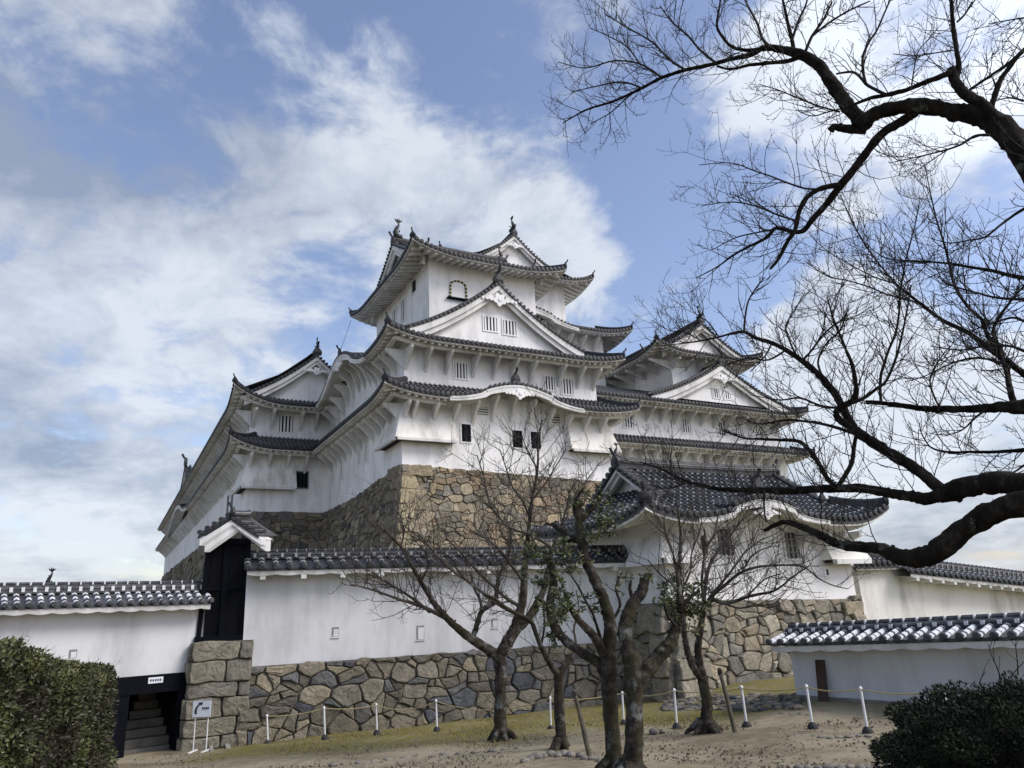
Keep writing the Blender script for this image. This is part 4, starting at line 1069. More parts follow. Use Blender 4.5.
def wall_x(px, py, A, Bp):
    "distance along wall A->B hit by a photo direction, and height"
    d = c2w((px - 512, 384 - py, FPX)); e = Vector((Bp.x - A.x, Bp.y - A.y)); L = e.length; e /= L; n = Vector((-e.y, e.x))
    k = (A.x * n.x + A.y * n.y) / (d.x * n.x + d.y * n.y); p = d * k
    return (p.x - A.x) * e.x + (p.y - A.y) * e.y, p.z + EYE
for px, py, w, h in ((335.5, 632, .20, .28), (420.5, 632.5, .24, .42), (494.5, 623, .2, .28)):
    x, z = wall_x(px, py, A_, B2)
    loophole(lambda a, b, c: (a, b, c), x, z - zbl, w * .9, h * .9, root)
# stone pier at the left end, below the lattice turret
PR = empty('stone_pier', at(215, 740, 20.2)); PR.location.z = -.6; PR.rotation_euler = (0, 0, ang)
tag(PR, 'squared tan stone pier under the dark lattice turret, right of the dark gateway', 'stone pier')
Pz = PR.location.z
px0, _ = wall_x(193, 645, A_, B2); px1 = 0
m0_ = PR.matrix_world
OPr = Vector((PR.location.x, PR.location.y)); e_ = Vector((math.cos(ang), math.sin(ang)))
def pr_local(x): return x - ((OPr.x - A_.x) * e_.x + (OPr.y - A_.y) * e_.y)
nrm = Vector((-e_.y, e_.x)); yoff = -((OPr.x - A_.x) * nrm.x + (OPr.y - A_.y) * nrm.y)
xa, xb = pr_local(px0), pr_local(.25); ztp = at(220, 641, 20.2).z - Pz
sb = MB(); sb.t = []; sb.tone = .3
random.seed(5); WARP = .45
z = 0; j = 0
while z < ztp - .05:
    h = min(ru(.34, .50), ztp - z)
    if ztp - z - h < .2: h = ztp - z
    x = xa - (ztp - z) * .045; w = xb - x; cut = [x, x + w * (.58 if j % 2 else .80), xb - ru(0, .1)]
    if j % 2 == 0: cut.insert(2, cut[1] + .05)
    cut = [cut[0], cut[1], xb]
    for a, b in zip(cut, cut[1:]):
        stone(sb, [(a, z), (b, z), (b, z + h), (a, z + h)], lambda X, d, Z: (X, yoff - .22 - .045 * (ztp - Z) - d, Z), (lambda k, c: tuple(q * k for q in c))(ru(.85, 1.1), random.choice(PAL_BLOCK)), .06, .010, .035)
    stone(sb, [(0, z), (.9, z), (.9, z + h), (0, z + h)], lambda X, d, Z, x=x: (x - d, yoff - .2 - .045 * (ztp - Z) + X, Z), (lambda k, c: tuple(q * k for q in c))(ru(.75, 1.0), random.choice(PAL_BLOCK)), .06, .010, .035)
    z += h; j += 1
WARP = 1.0; o = sb.build('facing_blocks', 'stone', PR)
m = MB(); m.hexa([(xa - ztp * .045 + .06, yoff - .2 - ztp * .045 + .08, 0), (xb, yoff - .2 - ztp * .045 + .08, 0), (xb, yoff + .7, 0), (xa + .02, yoff + .7, 0), (xa + .06, yoff - .16, ztp - .01), (xb, yoff - .16, ztp - .01), (xb, yoff + .7, ztp - .01), (xa + .06, yoff + .7, ztp - .01)]); m.build('core', 'stone_gap', PR)
# dark lattice turret on the pier
tp = at(222, 641, 20.3)
TU = empty('lattice_turret', tp, ang); tag(TU, 'narrow black timber lattice turret with a small white-edged gable roof, on the stone pier', 'turret')
H = at(228, 541, 20.3).z - tp.z
wl0, wr0 = (200 - 222) / FPX * 20.3 * 1.03, (242.5 - 222) / FPX * 20.3 * 1.03
wl1, wr1 = wl0 + .10, wr0
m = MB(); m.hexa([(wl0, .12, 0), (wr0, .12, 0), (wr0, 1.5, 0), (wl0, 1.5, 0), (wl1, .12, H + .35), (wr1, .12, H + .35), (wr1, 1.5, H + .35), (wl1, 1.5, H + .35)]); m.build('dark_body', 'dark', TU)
for x0, x1 in ((wl0 - .02, wl0 + .10), (wr0 - .10, wr0 + .0), ((wl0 + wr0) / 2 - .07, (wl0 + wr0) / 2 + .07)):
    m = MB(); k = .10 if x0 < 0 and x0 < -.3 else 0; m.hexa([(x0, -.02, 0), (x1, -.02, 0), (x1, .115, 0), (x0, .115, 0), (x0 + k, -.02, H), (x1 + k, -.02, H), (x1 + k, .115, H), (x0 + k, .115, H)]); m.build('post', 'blackwood', TU)
m = MB(); m.box(wl0 - .05, wr0 + .03, -.06, .10, -.02, .13); m.box(wl0 + .08, wr0, -.01, .10, H * .5, H * .5 + .06); m.box(wl0 + .08, wr0, -.04, .10, H - .08, H + .06); m.build('cross_beams', 'blackwood', TU)
m = MB(); k = 0
x = wl0 + .16
while x < wr0 - .12: m.box(x, x + .022, .02, .06, .13, H); x += .085
tag(m.build('lattice_bars', 'blackwood', TU), kind='stuff')
m = MB(); m.box(-.28, .32, -.03, .09, H + .06, H + .42); m.build('white_panel', 'grey_board', TU)
cxp = (222 - 222) / FPX * 20.3; hwp = .76
def g9(x): t = 1 - abs(x) / hwp; return H + .10 + .52 * (t * .9 + .1 * t * t)
tl, ea = MB(), MB()
gable(tl, ea, lambda x, y, z: (cxp + x + .93 * y, -.45 + .36 * y, z), g9, hwp, .55, H + .3, .4, .2, .13, sp=.2, r=.05, oni=.2)
ea.v = [v for v in ea.v]
ridge_line(tl, (cxp, -.4, g9(0)), (cxp + .5, -.25, g9(0)), .2, .14, .03)
o = tl.build('tiled_roof', TM, TU); ea.build('barge_boards', ['plaster', 'blackwood'], o)
# left wall with the gateway
D0, D1 = at(-130, 600, 16.0), at(206, 600, 20.2)
zE0l = at(0, 612, 17.4).z; zE1l = at(205, 606, 19.75).z
sE = (zE1l - zE0l) / (205. / 336)
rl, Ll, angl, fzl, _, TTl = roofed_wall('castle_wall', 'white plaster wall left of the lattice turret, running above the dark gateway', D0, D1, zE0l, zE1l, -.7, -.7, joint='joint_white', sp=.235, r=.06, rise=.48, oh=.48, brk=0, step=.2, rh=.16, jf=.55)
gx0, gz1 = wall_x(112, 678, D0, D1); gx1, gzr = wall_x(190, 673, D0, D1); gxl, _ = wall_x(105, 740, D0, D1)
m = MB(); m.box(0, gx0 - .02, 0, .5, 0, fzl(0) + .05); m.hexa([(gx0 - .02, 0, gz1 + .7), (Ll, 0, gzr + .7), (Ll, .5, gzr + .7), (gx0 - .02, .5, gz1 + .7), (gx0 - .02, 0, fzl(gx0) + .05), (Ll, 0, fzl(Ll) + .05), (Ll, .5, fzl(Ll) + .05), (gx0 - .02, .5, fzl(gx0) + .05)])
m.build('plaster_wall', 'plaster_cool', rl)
xx_, zz_ = wall_x(73, 654, D0, D1); loophole(lambda a, b, c: (a, b, c), xx_, zz_ + .7, .16, .2, rl)
# gateway
GT = empty('gateway', (D0.x + math.cos(angl) * gx0, D0.y + math.sin(angl) * gx0, -.7), angl)
tag(GT, 'dark timber gateway under the left white wall, opening onto shadowed stone steps', 'gateway')
gw = gx1 - gx0 + .05; gh = gz1 + .7
m = MB(); m.box(-.1, gw, -.06, .45, gh - .42, gh - .003); m.build('lintel', 'blackwood', GT)
for x0, x1 in ((-.12, .42), (gw - .3, gw + .02)):
    m = MB(); m.box(x0, x1, -.04, .4, 0, gh - .422); m.build('post', 'blackwood', GT)
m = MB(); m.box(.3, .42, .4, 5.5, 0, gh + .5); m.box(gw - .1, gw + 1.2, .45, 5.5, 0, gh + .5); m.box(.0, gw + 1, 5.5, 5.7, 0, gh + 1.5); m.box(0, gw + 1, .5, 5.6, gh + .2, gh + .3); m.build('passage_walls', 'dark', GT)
m = MB(); zz = at(150, 663, 20).z + .7; m.box(.0, .0, 0, 0, 0, 0)
xs0 = (126 - 112) / FPX * 20; m = MB(); m.box(.80, 1.14, -.075, -.062, gh - .20, gh - .06); so2 = m.build('name_plate', 'sign_white', GT)
m = MB()
for i in range(5): m.box(.84 + i * .055, .875 + i * .055, -.079, -.0755, gh - .155, gh - .105)
m.build('plate_marks', 'sign_ink', so2)
ST = empty('stone_steps', GT.location.copy(), angl); tag(ST, 'dim stone steps climbing inside the dark gateway', 'steps')
for i in range(8):
    m = MB(); x0 = .45 + (0 if i < 2 else (i - 1) * .16); zt = .74 + i * .19 - .05
    m.box(x0, gw - .12, .9 + i * .34, 1.3 + i * .34, 0, zt); m.build('step', 'concrete', ST)
# right near wall
E0, E1_ = at(785, 650, 17.3), at(1150, 650, 12.3)
k_ = (1024 - 785) / (1150 - 785.)
zE0r = at(786, 648, 17.0).z; zE1r = zE0r + (at(1024, 641.5, 13.9).z - zE0r) / .62
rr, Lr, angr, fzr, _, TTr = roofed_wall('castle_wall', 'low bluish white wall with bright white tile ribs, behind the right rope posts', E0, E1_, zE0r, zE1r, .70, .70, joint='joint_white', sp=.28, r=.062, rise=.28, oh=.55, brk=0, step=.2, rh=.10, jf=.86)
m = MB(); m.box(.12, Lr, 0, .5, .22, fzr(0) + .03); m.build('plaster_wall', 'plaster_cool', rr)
m = MB(); m.box(.10, Lr, -.03, .53, -.3, .218); m.build('plinth', 'grey_board', rr)
bx, bz = wall_x(826, 684, E0, E1_)
BD = empty('wooden_board', (E0.x + math.cos(angr) * bx, E0.y + math.sin(angr) * bx, .82), angr); tag(BD, 'narrow brown board leaning on the low right wall', 'board')
m = MB(); m.hexa([(-.10, -.22, .0), (.12, -.22, .0), (.12, -.19, .0), (-.10, -.19, .0), (-.14, -.05, .82), (.06, -.05, .82), (.06, -.015, .82), (-.14, -.015, .82)]); m.build('panel', 'brownwood', BD)
# far right wall
F0_, F1w = at(856, 600, 27.8), at(1180, 600, 38.0)
zE0f = at(892, 571.5, 28.3).z - .15
kk = (at(1024, 588.5, 28.0).z - zE0f) / 4.6
Lf = (F1w - F0_).length
xs_, _ = wall_x(893, 573, F0_, F1w); xe_, _ = wall_x(1024, 588, F0_, F1w)
sf = (at(1024, 586, 32.0).z - .15 - zE0f) / (xe_ - xs_)
rf, Lf, angf, fzf, _, TTf = roofed_wall('castle_wall', 'tall cream wall with dark tiled coping, right of the gatehouse, above the low wall', F0_, F1w, zE0f - sf * xs_, zE0f + sf * (Lf - xs_), .0, .0, joint='joint', sp=.32, r=.08, rise=.62, oh=.75, brk=.7, step=.26, wallm='plaster_warm', xr0=xs_)
m = MB(); m.hexa([(.3, 0, 0), (Lf, 0, 0), (Lf, .5, 0), (.3, .5, 0), (.3, 0, fzf(0) + .1), (Lf, 0, fzf(Lf) + .1), (Lf, .5, fzf(Lf) + .1), (.3, .5, fzf(0) + .1)]); m.build('plaster_wall', 'plaster_warm', rf)
p = Panel(lambda x, y, z: (x, y - .35, z), -.1, xs_ + .6, .6, fzf(0) + .12, (0, 0), .5, 0, ov=.35)
tl, ea = MB(), MB(); p.tiles(tl, sp=.3, r=.08, step=.26); p.eaves(ea, rafter=0, ss=.1, drop=.12, board=.08); tl.box(-.1, xs_ + .6, .2, .42, fzf(0) + .36, fzf(0) + .55); o = tl.build('upper_coping', TM, rf); ea.build('eaves', 'plaster_trim', o)
# ------------------------------------------------------------------ trees
random.seed(21)
from mathutils import noise as MN
RSC = .88
def catmull(pts, k=4):
    out = []; n = len(pts)
    for i in range(n - 1):
        p0, p1, p2, p3 = pts[max(i - 1, 0)], pts[i], pts[i + 1], pts[min(i + 2, n - 1)]
        for j in range(k):
            t = j / k; t2, t3 = t * t, t * t * t
            out.append(tuple(.5 * ((2 * b) + (c - a) * t + (2 * a - 5 * b + 4 * c - d) * t2 + (-a + 3 * b - 3 * c + d) * t3) for a, b, c, d in zip(p0, p1, p2, p3)))
    out.append(tuple(pts[-1])); return out
def limb_pts(pix, wob=.0):
    "pix: (px,py,D,r_px) -> world polyline with radii in metres"
    w = []
    for px, py, D, r in pix:
        p = at(px, py, D); w.append((p.x, p.y, p.z, r / FPX * D * RSC))
    c = catmull(w, 5)
    P = [Vector(q[:3]) for q in c]; Rr = [max(.0025, q[3]) for q in c]
    return P, Rr
def rough_tube(mb, P, Rr, n=8, rough=.10):
    "bark tube: lumps that follow a 3-D noise, so rings never read as stacked discs"
    big = max(Rr) > .03
    if big: n = max(n, 14)
    pts, rr = [P[0]], [Rr[0]]
    for a, b, ra, rb in zip(P, P[1:], Rr, Rr[1:]):
        L = (b - a).length; k = max(1, int(L / max(.025, .45 * (ra + rb) / 2))) if big else 1
        for j in range(1, k + 1): pts.append(a.lerp(b, j / k)); rr.append(ra + (rb - ra) * j / k)
    off = Vector((ru(0, 50), ru(0, 50), ru(0, 50))); n0 = len(mb.v)
    mb.tube(pts, rr, n)
    for i in range(len(pts)):
        for j in range(n):
            v = Vector(mb.v[n0 + i * n + j]); d = v - pts[i]; r = rr[i]
            f = MN.noise(v / (r * 2.6) + off) * rough * 1.7 + MN.noise(v / (r * .9) + off) * rough * .9
            mb.v[n0 + i * n + j] = tuple(v + d * f)
def twig(mb, p, d, L, r, lev, up=.25, curl=.25, seg=5, kids=(3, 6), nf=3, spread=50, buds=True, leafcb=None):
    n = max(2, seg - (lev > 1)); pts = [p]; dd = d.normalized(); step = L / n
    nod = []
    for i in range(n):
        dd = (dd + Vector((ru(-curl, curl), ru(-curl, curl), ru(-curl, curl) + up * .35))).normalized()
        pts.append(pts[-1] + dd * step); nod.append((pts[-1], dd.copy()))
    rad = [r * (1 - .6 * i / n) for i in range(n + 1)]
    mb.tube(pts, rad, nf if r < .006 else 4, cap=False)
    if lev > 0:
        k = random.randint(*kids)
        for j in range(k):
            t = ru(.12, .95); i = min(n - 1, int(t * n)); q = pts[i].lerp(pts[i + 1], t * n - i); ax = (pts[i + 1] - pts[i]).normalized()
            s = ax.cross(Vector((ru(-1, 1), ru(-1, 1), ru(-1, 1)))).normalized()
            a = R_(ru(spread * .6, spread * 1.25)); nd_ = ax * math.cos(a) + s * math.sin(a)
            twig(mb, q, nd_, L * ru(.28, .58), max(.0022, r * .60), lev - 1, up, curl, seg, kids, nf, spread, buds, leafcb)
    elif buds:
        e = pts[-1]; mb.tube([e - dd * .008, e + dd * .012], [r * .9, r * 1.1], 3)
    if leafcb: leafcb(pts, dd)
def dress(mb, P, Rr, per_m, L, r, lev=1, up=.25, rmax=9, rmin=.0, kids=(2, 5), t0=0., spread=55, leafcb=None, bias=None, biask=.4):
    total = 0
    for i in range(len(P) - 1):
        seg = (P[i + 1] - P[i]).length
        if Rr[i] > rmax or i / len(P) < t0: continue
        k = per_m * seg; k = int(k) + (rnd() < k - int(k))
        for _ in range(k):
            q = P[i].lerp(P[i + 1], rnd()); ax = (P[i + 1] - P[i]).normalized(); s = ax.cross(Vector((ru(-1, 1), ru(-1, 1), ru(-1, 1)))).normalized()
            a = R_(ru(30, 80)); d = ax * math.cos(a) + s * math.sin(a) + Vector((0, 0, up * .6))
            if bias is not None: d = d.normalized() + bias * biask
            twig(mb, q, d, L * ru(.45, 1.25), min(r, Rr[i] * .7), lev, up, kids=kids, spread=spread, leafcb=leafcb)

def D_up(px): return 5.2 + (1040 - px) * .0035
def limbs(defn, Df):
    return [[(x, y, Df(x) + dz, r) for x, y, r in L] for L, dz in defn]
big = [  # (points (px,py,rpx), depth offset)
 ([(1200, 560, 40), (1190, 470, 34), (1150, 330, 26), (1095, 240, 21), (1040, 178, 17.5), (1024, 153, 16.5), (1008, 135, 15.5), (992, 120, 14.5), (975, 114, 13), (957, 113, 11), (937, 108, 10), (916, 106, 10), (896, 108, 9), (878, 113, 9), (866, 120, 10), (857, 129, 10)], 0),
 ([(866, 127, 9), (853, 112, 9.5), (842, 98, 9), (831, 82, 8), (817, 64, 7.5), (799, 54, 6.5), (779, 49, 5), (764, 48, 4), (750, 55, 3.5), (735, 58, 3), (717, 63, 2.8), (700, 67, 2.6), (685, 70, 2.4), (661, 78, 2.2), (642, 88, 2), (614, 101, 1.6), (586, 110, 1.2), (563, 123, .7)], 0),
 ([(866, 130, 6), (848, 129, 5.5), (835, 127, 4.5), (831, 130, 5)], 0),
 ([(800, 56, 4), (788, 61, 3), (768, 63, 2.5), (750, 65, 2.2), (730, 69, 1.8), (717, 66, 1.5)], -.12),
 ([(764, 49, 3), (745, 50, 2.4), (731, 46, 2.2), (722, 36, 2), (717, 26, 1.8), (719, 9, 1.4), (722, -8, 1)], .1),
 ([(770, 48, 2.5), (762, 38, 2.2), (757, 23, 1.8), (745, 0, 1.4), (740, -20, 1)], -.1),
 ([(794, 52, 3), (792, 40, 2.6), (789, 28, 2.4), (785, 10, 2), (781, -10, 1.4)], .15),
 ([(792, 40, 2), (798, 22, 1.8), (806, 4, 1.4), (810, -14, 1)], .15),
 ([(806, 50, 2.2), (812, 36, 2), (822, 22, 1.7), (832, 2, 1.2)], -.15),
 ([(812, 36, 1.8), (830, 22, 1.6), (850, 10, 1.3), (870, 1, 1)], -.15),
 ([(717, 64, 2), (700, 50, 1.6), (688, 36, 1.3), (672, 22, 1.1), (660, 6, .8)], .1),
 ([(685, 70, 1.8), (668, 58, 1.5), (652, 42, 1.3), (628, 28, 1), (605, 14, .7)], -.1),
 ([(661, 77, 1.6), (640, 64, 1.3), (614, 61, 1.1), (585, 68, .8), (558, 62, .6)], .12),
 ([(642, 88, 1.4), (622, 82, 1.1), (598, 86, .9), (572, 92, .6)], -.1),
 ([(640, 64, 1.2), (628, 48, 1), (612, 38, .8), (590, 28, .6)], .2),
 ([(640, 88, 1.3), (627, 98, 1), (610, 113, .8), (590, 124, .5)], .1),
 ([(998, 122, 8), (982, 104, 7.5), (966, 95, 7), (957, 84, 6.5), (951, 70, 6.2)], -.05),
 ([(955, 82, 3.6), (959, 68, 3.4), (957, 54, 3.2), (954, 33, 3), (952, 12, 2.6), (951, -12, 2.2)], -.05),
 ([(957, 22, 1.6), (965, 14, 1.4), (972, 2, 1)], -.05),
 ([(952, 72, 4.2), (939, 77, 3.8), (921, 84, 3.4), (906, 90, 3.2), (886, 95, 3), (871, 98, 2.5), (855, 104, 1.8), (846, 108, 1.2)], -.1),
 ([(886, 95, 2.6), (874, 89, 2.2), (866, 84, 2.1), (858, 75, 1.9), (850, 72, 1.7), (836, 74, 1.3)], -.1),
 ([(866, 84, 2), (863, 70, 1.9), (863, 56, 1.8), (869, 42, 1.6), (877, 30, 1.4), (884, 14, 1.2), (892, -4, 1)], -.15),
 ([(911, 90, 1.1), (914, 70, .9), (918, 52, .8), (930, 38, .6)], -.2), ([(953, 50, 1.1), (935, 53, .9), (915, 56, .8), (893, 54, .6)], -.25),
 ([(990, 112, 4), (995, 95, 3.7), (1000, 81, 3.5), (1009, 68, 3.2), (1020, 54, 3), (1036, 38, 2.6)], .1),
 ([(964, 94, 2), (978, 84, 2), (993, 74, 2), (1010, 62, 2), (1030, 44, 2)], .3),
 ([(915, 112, 6.5), (901, 122, 6), (883, 133, 5.6), (868, 150, 5.4), (854, 169, 5.2), (840, 186, 5), (828, 202, 4), (812, 220, 3.6), (804, 230, 3.2), (794, 232, 2.8), (776, 228, 2.3), (766, 238, 1.9), (746, 248, 1.6), (732, 256, 1.3), (717, 267, .9), (696, 278, .6)], .05),
 ([(840, 185, 4), (822, 188, 3.4), (807, 197, 3.2), (799, 212, 3), (795, 230, 2.8), (787, 242, 2.6), (779, 258, 2.2), (770, 269, 1.8)], -.05),
 ([(830, 188, 1.6), (808, 189, 1.4), (788, 183, 1.2), (770, 176, 1), (755, 171, .9), (731, 163, .7), (699, 165, .5)], .1),
 ([(797, 221, 1.4), (778, 215, 1.2), (755, 206, 1), (731, 202, .8), (701, 206, .5)], -.1),
 ([(776, 229, 1.2), (755, 233, 1), (735, 238, .8), (712, 250, .5)], .1),
 ([(990, 135, 2.2), (975, 136, 1.8), (962, 144, 1.5), (949, 149, 1.3), (926, 155, 1), (904, 160, .7), (888, 163, .4)], -.2),
 ([(949, 149, .9), (935, 158, .8), (921, 168, .6), (908, 174, .4)], -.2),
 ([(840, 112, 1.4), (818, 106, 1.2), (798, 98, 1), (778, 90, .8), (758, 84, .5)], -.2),
 ([(845, 108, 1.1), (828, 112, 1), (812, 116, .8), (796, 110, .5)], .2),
 ([(1060, 108, 1.6), (1036, 104, 1.4), (1010, 98, 1), (996, 101, .7)], .3), ([(1060, 10, 1.6), (1036, 16, 1.4), (1010, 20, 1), (988, 24, .6)], .2),
]
def D_low(px): return 5.4 + (1040 - px) * .0055
low = [
 ([(1200, 560, 40), (1150, 500, 24), (1090, 484, 15), (1040, 484, 12.5), (1005, 483, 12.5), (985, 483, 12.5), (966, 487, 11), (948, 494, 10.5), (936, 497, 7)], 0),
 ([(946, 494, 7), (927, 499, 7), (915, 497, 6.5), (900, 495, 6), (883, 492, 5.5), (860, 488, 5), (838, 489, 4.6), (815, 489, 4.2), (790, 491, 4), (765, 490, 3.5), (740, 490, 3), (719, 489, 2.6), (700, 485, 2.2), (686, 481, 1.8), (661, 469, 1.2), (640, 462, .7)], .0),
 ([(943, 492, 7), (930, 480, 6.5), (916, 469, 6.3), (903, 461, 6.2), (891, 454, 6.2), (879, 446, 6), (866, 438, 5.8), (852, 426, 5), (843, 408, 4.5), (835, 394, 4.2), (824, 380, 4), (811, 368, 3.6), (798, 358, 3.2), (786, 350, 2.9), (772, 343, 2.5), (756, 338, 2.2), (744, 332, 1.8), (730, 334, 1.4), (719, 337, 1.2), (700, 341, 1), (686, 343, .8), (661, 346, .5)], .05),
 ([(744, 331, 1.5), (745, 318, 1.3), (748, 302, 1.1), (756, 288, .9), (765, 277, .6)], .1),
 ([(866, 438, 4.4), (852, 428, 4.2), (840, 420, 4), (836, 413, 3.8), (842, 406, 3.6), (851, 402, 3.4), (856, 392, 3), (855, 380, 2.6), (852, 364, 2.2), (846, 350, 1.8), (840, 335, 1.5), (833, 318, 1.2), (828, 300, .8)], -.08),
 ([(852, 403, 2.4), (864, 398, 2.2), (876, 389, 1.9), (886, 381, 1.7), (896, 358, 1.5), (902, 335, 1.3), (907, 310, 1.1), (911, 285, .8)], -.1),
 ([(835, 486, 3), (827, 478, 2.8), (815, 458, 2.6), (805, 446, 2.4), (797, 441, 2.2), (780, 440, 1.8), (761, 439, 1.5), (744, 438, 1.1), (722, 430, .7)], -.1),
 ([(864, 437, 2.4), (850, 432, 2.2), (835, 427, 2), (812, 422, 1.7), (785, 420, 1.4), (760, 424, .9), (742, 418, .6)], .2),
 ([(1200, 560, 38), (1140, 530, 22), (1085, 500, 17), (1040, 500, 15), (1010, 507, 14), (988, 515, 13), (972, 523, 12.5), (957, 535, 12), (943, 547, 12), (926, 556, 11), (906, 558, 10), (891, 553, 8), (876, 548, 6.5), (850, 546, 5.5), (835, 543, 5), (820, 535, 4.4), (802, 527, 3.6), (786, 522, 2.8), (775, 525, 2.4), (764, 531, 2)], -.25),
 ([(838, 486, 2.6), (846, 474, 2.8), (852, 462, 2.6), (854, 446, 2.4), (857, 432, 2)], .1),
 ([(1190, 500, 20), (1120, 420, 14), (1050, 407, 11), (1020, 407, 9), (1005, 407, 7), (987, 408, 5), (970, 409, 4.2), (952, 409, 4.4), (926, 409, 3.6), (906, 406, 3.2), (896, 405, 3), (880, 403, 2.6), (866, 402, 2.6)], .4),
 ([(1014, 404, 4), (1010, 388, 3.4), (1006, 368, 3), (997, 350, 2.6), (987, 334, 2.4), (982, 320, 2.2), (972, 311, 2), (965, 303, 1.9), (958, 292, 1.7), (953, 280, 1.6), (949, 262, 1.4), (943, 240, 1.2), (936, 218, 1), (929, 186, .7), (925, 165, .5)], .4),
 ([(1060, 404, 4.5), (1024, 374, 3.8), (998, 355, 3.3), (982, 343, 3), (967, 332, 2.7), (942, 320, 2.2), (921, 304, 1.8), (908, 294, 1.6), (896, 284, 1.4), (884, 270, 1.2), (873, 256, 1), (862, 240, .9), (853, 223, .8), (840, 195, .5)], .7),
 ([(921, 304, 1.3), (905, 299, 1.2), (886, 294, 1.1), (872, 288, 1), (860, 284, .9), (845, 280, .8), (827, 276, .7), (805, 261, .5)], .8),
 ([(896, 284, .9), (872, 276, .8), (846, 262, .6), (826, 250, .5), (810, 235, .4)], .6),
 ([(1080, 300, 4), (1040, 282, 3.2), (1024, 278, 2.8), (1008, 275, 2.4), (993, 271, 2.2), (970, 267, 1.8), (952, 264, 1.6), (932, 262, 1.3), (916, 261, 1.1), (886, 258, .7), (868, 246, .5)], .2),
 ([(1070, 190, 2.6), (1040, 202, 2.2), (1022, 210, 2), (1003, 223, 1.6), (985, 237, 1.3), (970, 240, 1), (950, 243, .7), (930, 238, .5)], 0),
 ([(1000, 380, 1.5), (881, 374, 1.8), (888, 352, 1.6), (896, 332, 1.5), (899, 312, 1.3), (900, 294, 1.2), (903, 275, 1.1), (907, 255, 1), (912, 236, .8), (917, 216, .6), (920, 195, .4)][1:], .5),
 ([(881, 402, 1.8), (880, 388, 1.8), (881, 374, 1.8)], .5),
 ([(1060, 296, 2.6), (1036, 299, 2.2), (1013, 299, 2), (993, 297, 1.6), (978, 293, 1.3), (962, 289, 1), (942, 282, .7)], -.2),
 ([(1010, 385, 2.4), (1000, 350, 2.1), (993, 332, 1.9), (1000, 316, 1.8), (1008, 305, 1.6), (1018, 292, 1.4), (1036, 276, 1)], .3),
 ([(1080, 440, 3.6), (1040, 448, 2.8), (1024, 450, 2.5), (993, 452, 2), (970, 452, 1.7), (947, 452, 1.4), (932, 448, 1.1), (925, 440, .8), (920, 430, .6)], .6),
 ([(987, 408, 1.6), (975, 418, 1.2), (962, 430, .9), (945, 436, .6)], .3), ([(1060, 455, 2), (1030, 462, 1.4), (1014, 472, 1), (1000, 474, .6)], .5),
 ([(1008, 366, 1.8), (992, 360, 1.5), (972, 358, 1.2), (950, 364, 1), (925, 376, .7), (905, 382, .5)], .2), ([(1040, 330, 2), (1016, 318, 1.6), (996, 322, 1.2), (968, 332, .8)], .1),
 ([(1060, 350, 2.6), (1030, 352, 2.2), (1010, 346, 1.7), (985, 346, 1.3), (960, 350, 1), (930, 346, .6)], -.1),
 ([(940, 408, 1.2), (934, 396, 1.1), (930, 380, 1), (938, 362, .8), (950, 346, .5)], .3),
 ([(798, 358, 1.4), (790, 342, 1.2), (786, 326, 1), (796, 308, .8), (805, 292, .5)], .1), ([(824, 380, 1.6), (818, 362, 1.4), (826, 344, 1.1), (840, 330, .9), (848, 310, .6)], .1),
 ([(801, 362, 1.6), (812, 350, 1.3), (822, 336, 1.1), (838, 322, .9), (856, 316, .7), (872, 306, .5)], -.1),
 ([(786, 350, 1.4), (768, 360, 1.1), (748, 358, .9), (724, 366, .6)], .15), ([(843, 408, 1.8), (822, 406, 1.5), (800, 398, 1.2), (780, 400, .9), (756, 396, .5)], .15),
 ([(772, 343, 1.1), (765, 356, .9), (750, 372, .6)], 0), ([(719, 337, .9), (708, 322, .8), (696, 314, .6), (684, 298, .4)], .1),
 ([(700, 340, .8), (684, 332, .7), (668, 330, .5), (652, 320, .4)], -.1), ([(686, 481, 1.1), (672, 488, .8), (650, 486, .5)], .1),
 ([(765, 490, 1.4), (764, 505, 1.1), (766, 522, .8)], -.1),
]
tb = at(1260, 900, 5.6); 
CH = empty('cherry_tree', (tb.x, tb.y, gz(tb.x, tb.y)))
tag(CH, 'large bare cherry tree with thick dark limbs reaching in from the right edge', 'tree')
OFFS[CH.name] = -CH.location
m = MB()
tw = MB()
base = Vector((tb.x, tb.y, CH.location.z - .2)); j1 = at(1200, 560, D_up(1200))
rough_tube(m, catm := [base.lerp(j1, i / 8) + Vector((.10 * math.sin(i), .05 * math.cos(i * 1.3), 0)) for i in range(9)], [.42, .36, .33, .31, .30, .29, .29, .30, .30], 12, .06)
m.build('trunk', 'bark', CH, smooth=True)
def grow(defs, Df, root, barkm, twm, thick=2.9, per=9., L=.30, r=.0045, lev=1, up=.3, seedk=1, twp=None):
    random.seed(seedk); thin = MB()
    for L_, dz in defs:
        P, Rr = limb_pts([(x, y, Df(x) + dz, q) for x, y, q in L_])
        if max(q for *_, q in L_) >= thick:
            b = MB(); rough_tube(b, P, Rr, 10 if max(Rr) > .05 else 7, .15)
            for i in range(len(P)):    # knots
                if Rr[i] > .022 and rnd() < .13: 
                    a = Vector((ru(-1, 1), ru(-1, 1), ru(-1, 1))).normalized(); b.tube([P[i], P[i] + a * Rr[i] * 1.25], [Rr[i] * .5, Rr[i] * .28], 6)
            b.build('branch', barkm, root, smooth=True)
        else: rough_tube(thin, P, Rr, 5, .08)
        dress(tw, P, Rr, per, L, r, lev, up, rmax=.05, kids=(2, 3), leafcb=twp)
    return thin
th1 = grow(big, D_up, CH, 'bark', 'twig', per=15, L=.44, r=.0052, lev=2, up=.35, seedk=5)
th2 = grow(low, D_low, CH, 'bark', 'twig', per=17, L=.48, r=.0056, lev=2, up=.4, seedk=6)
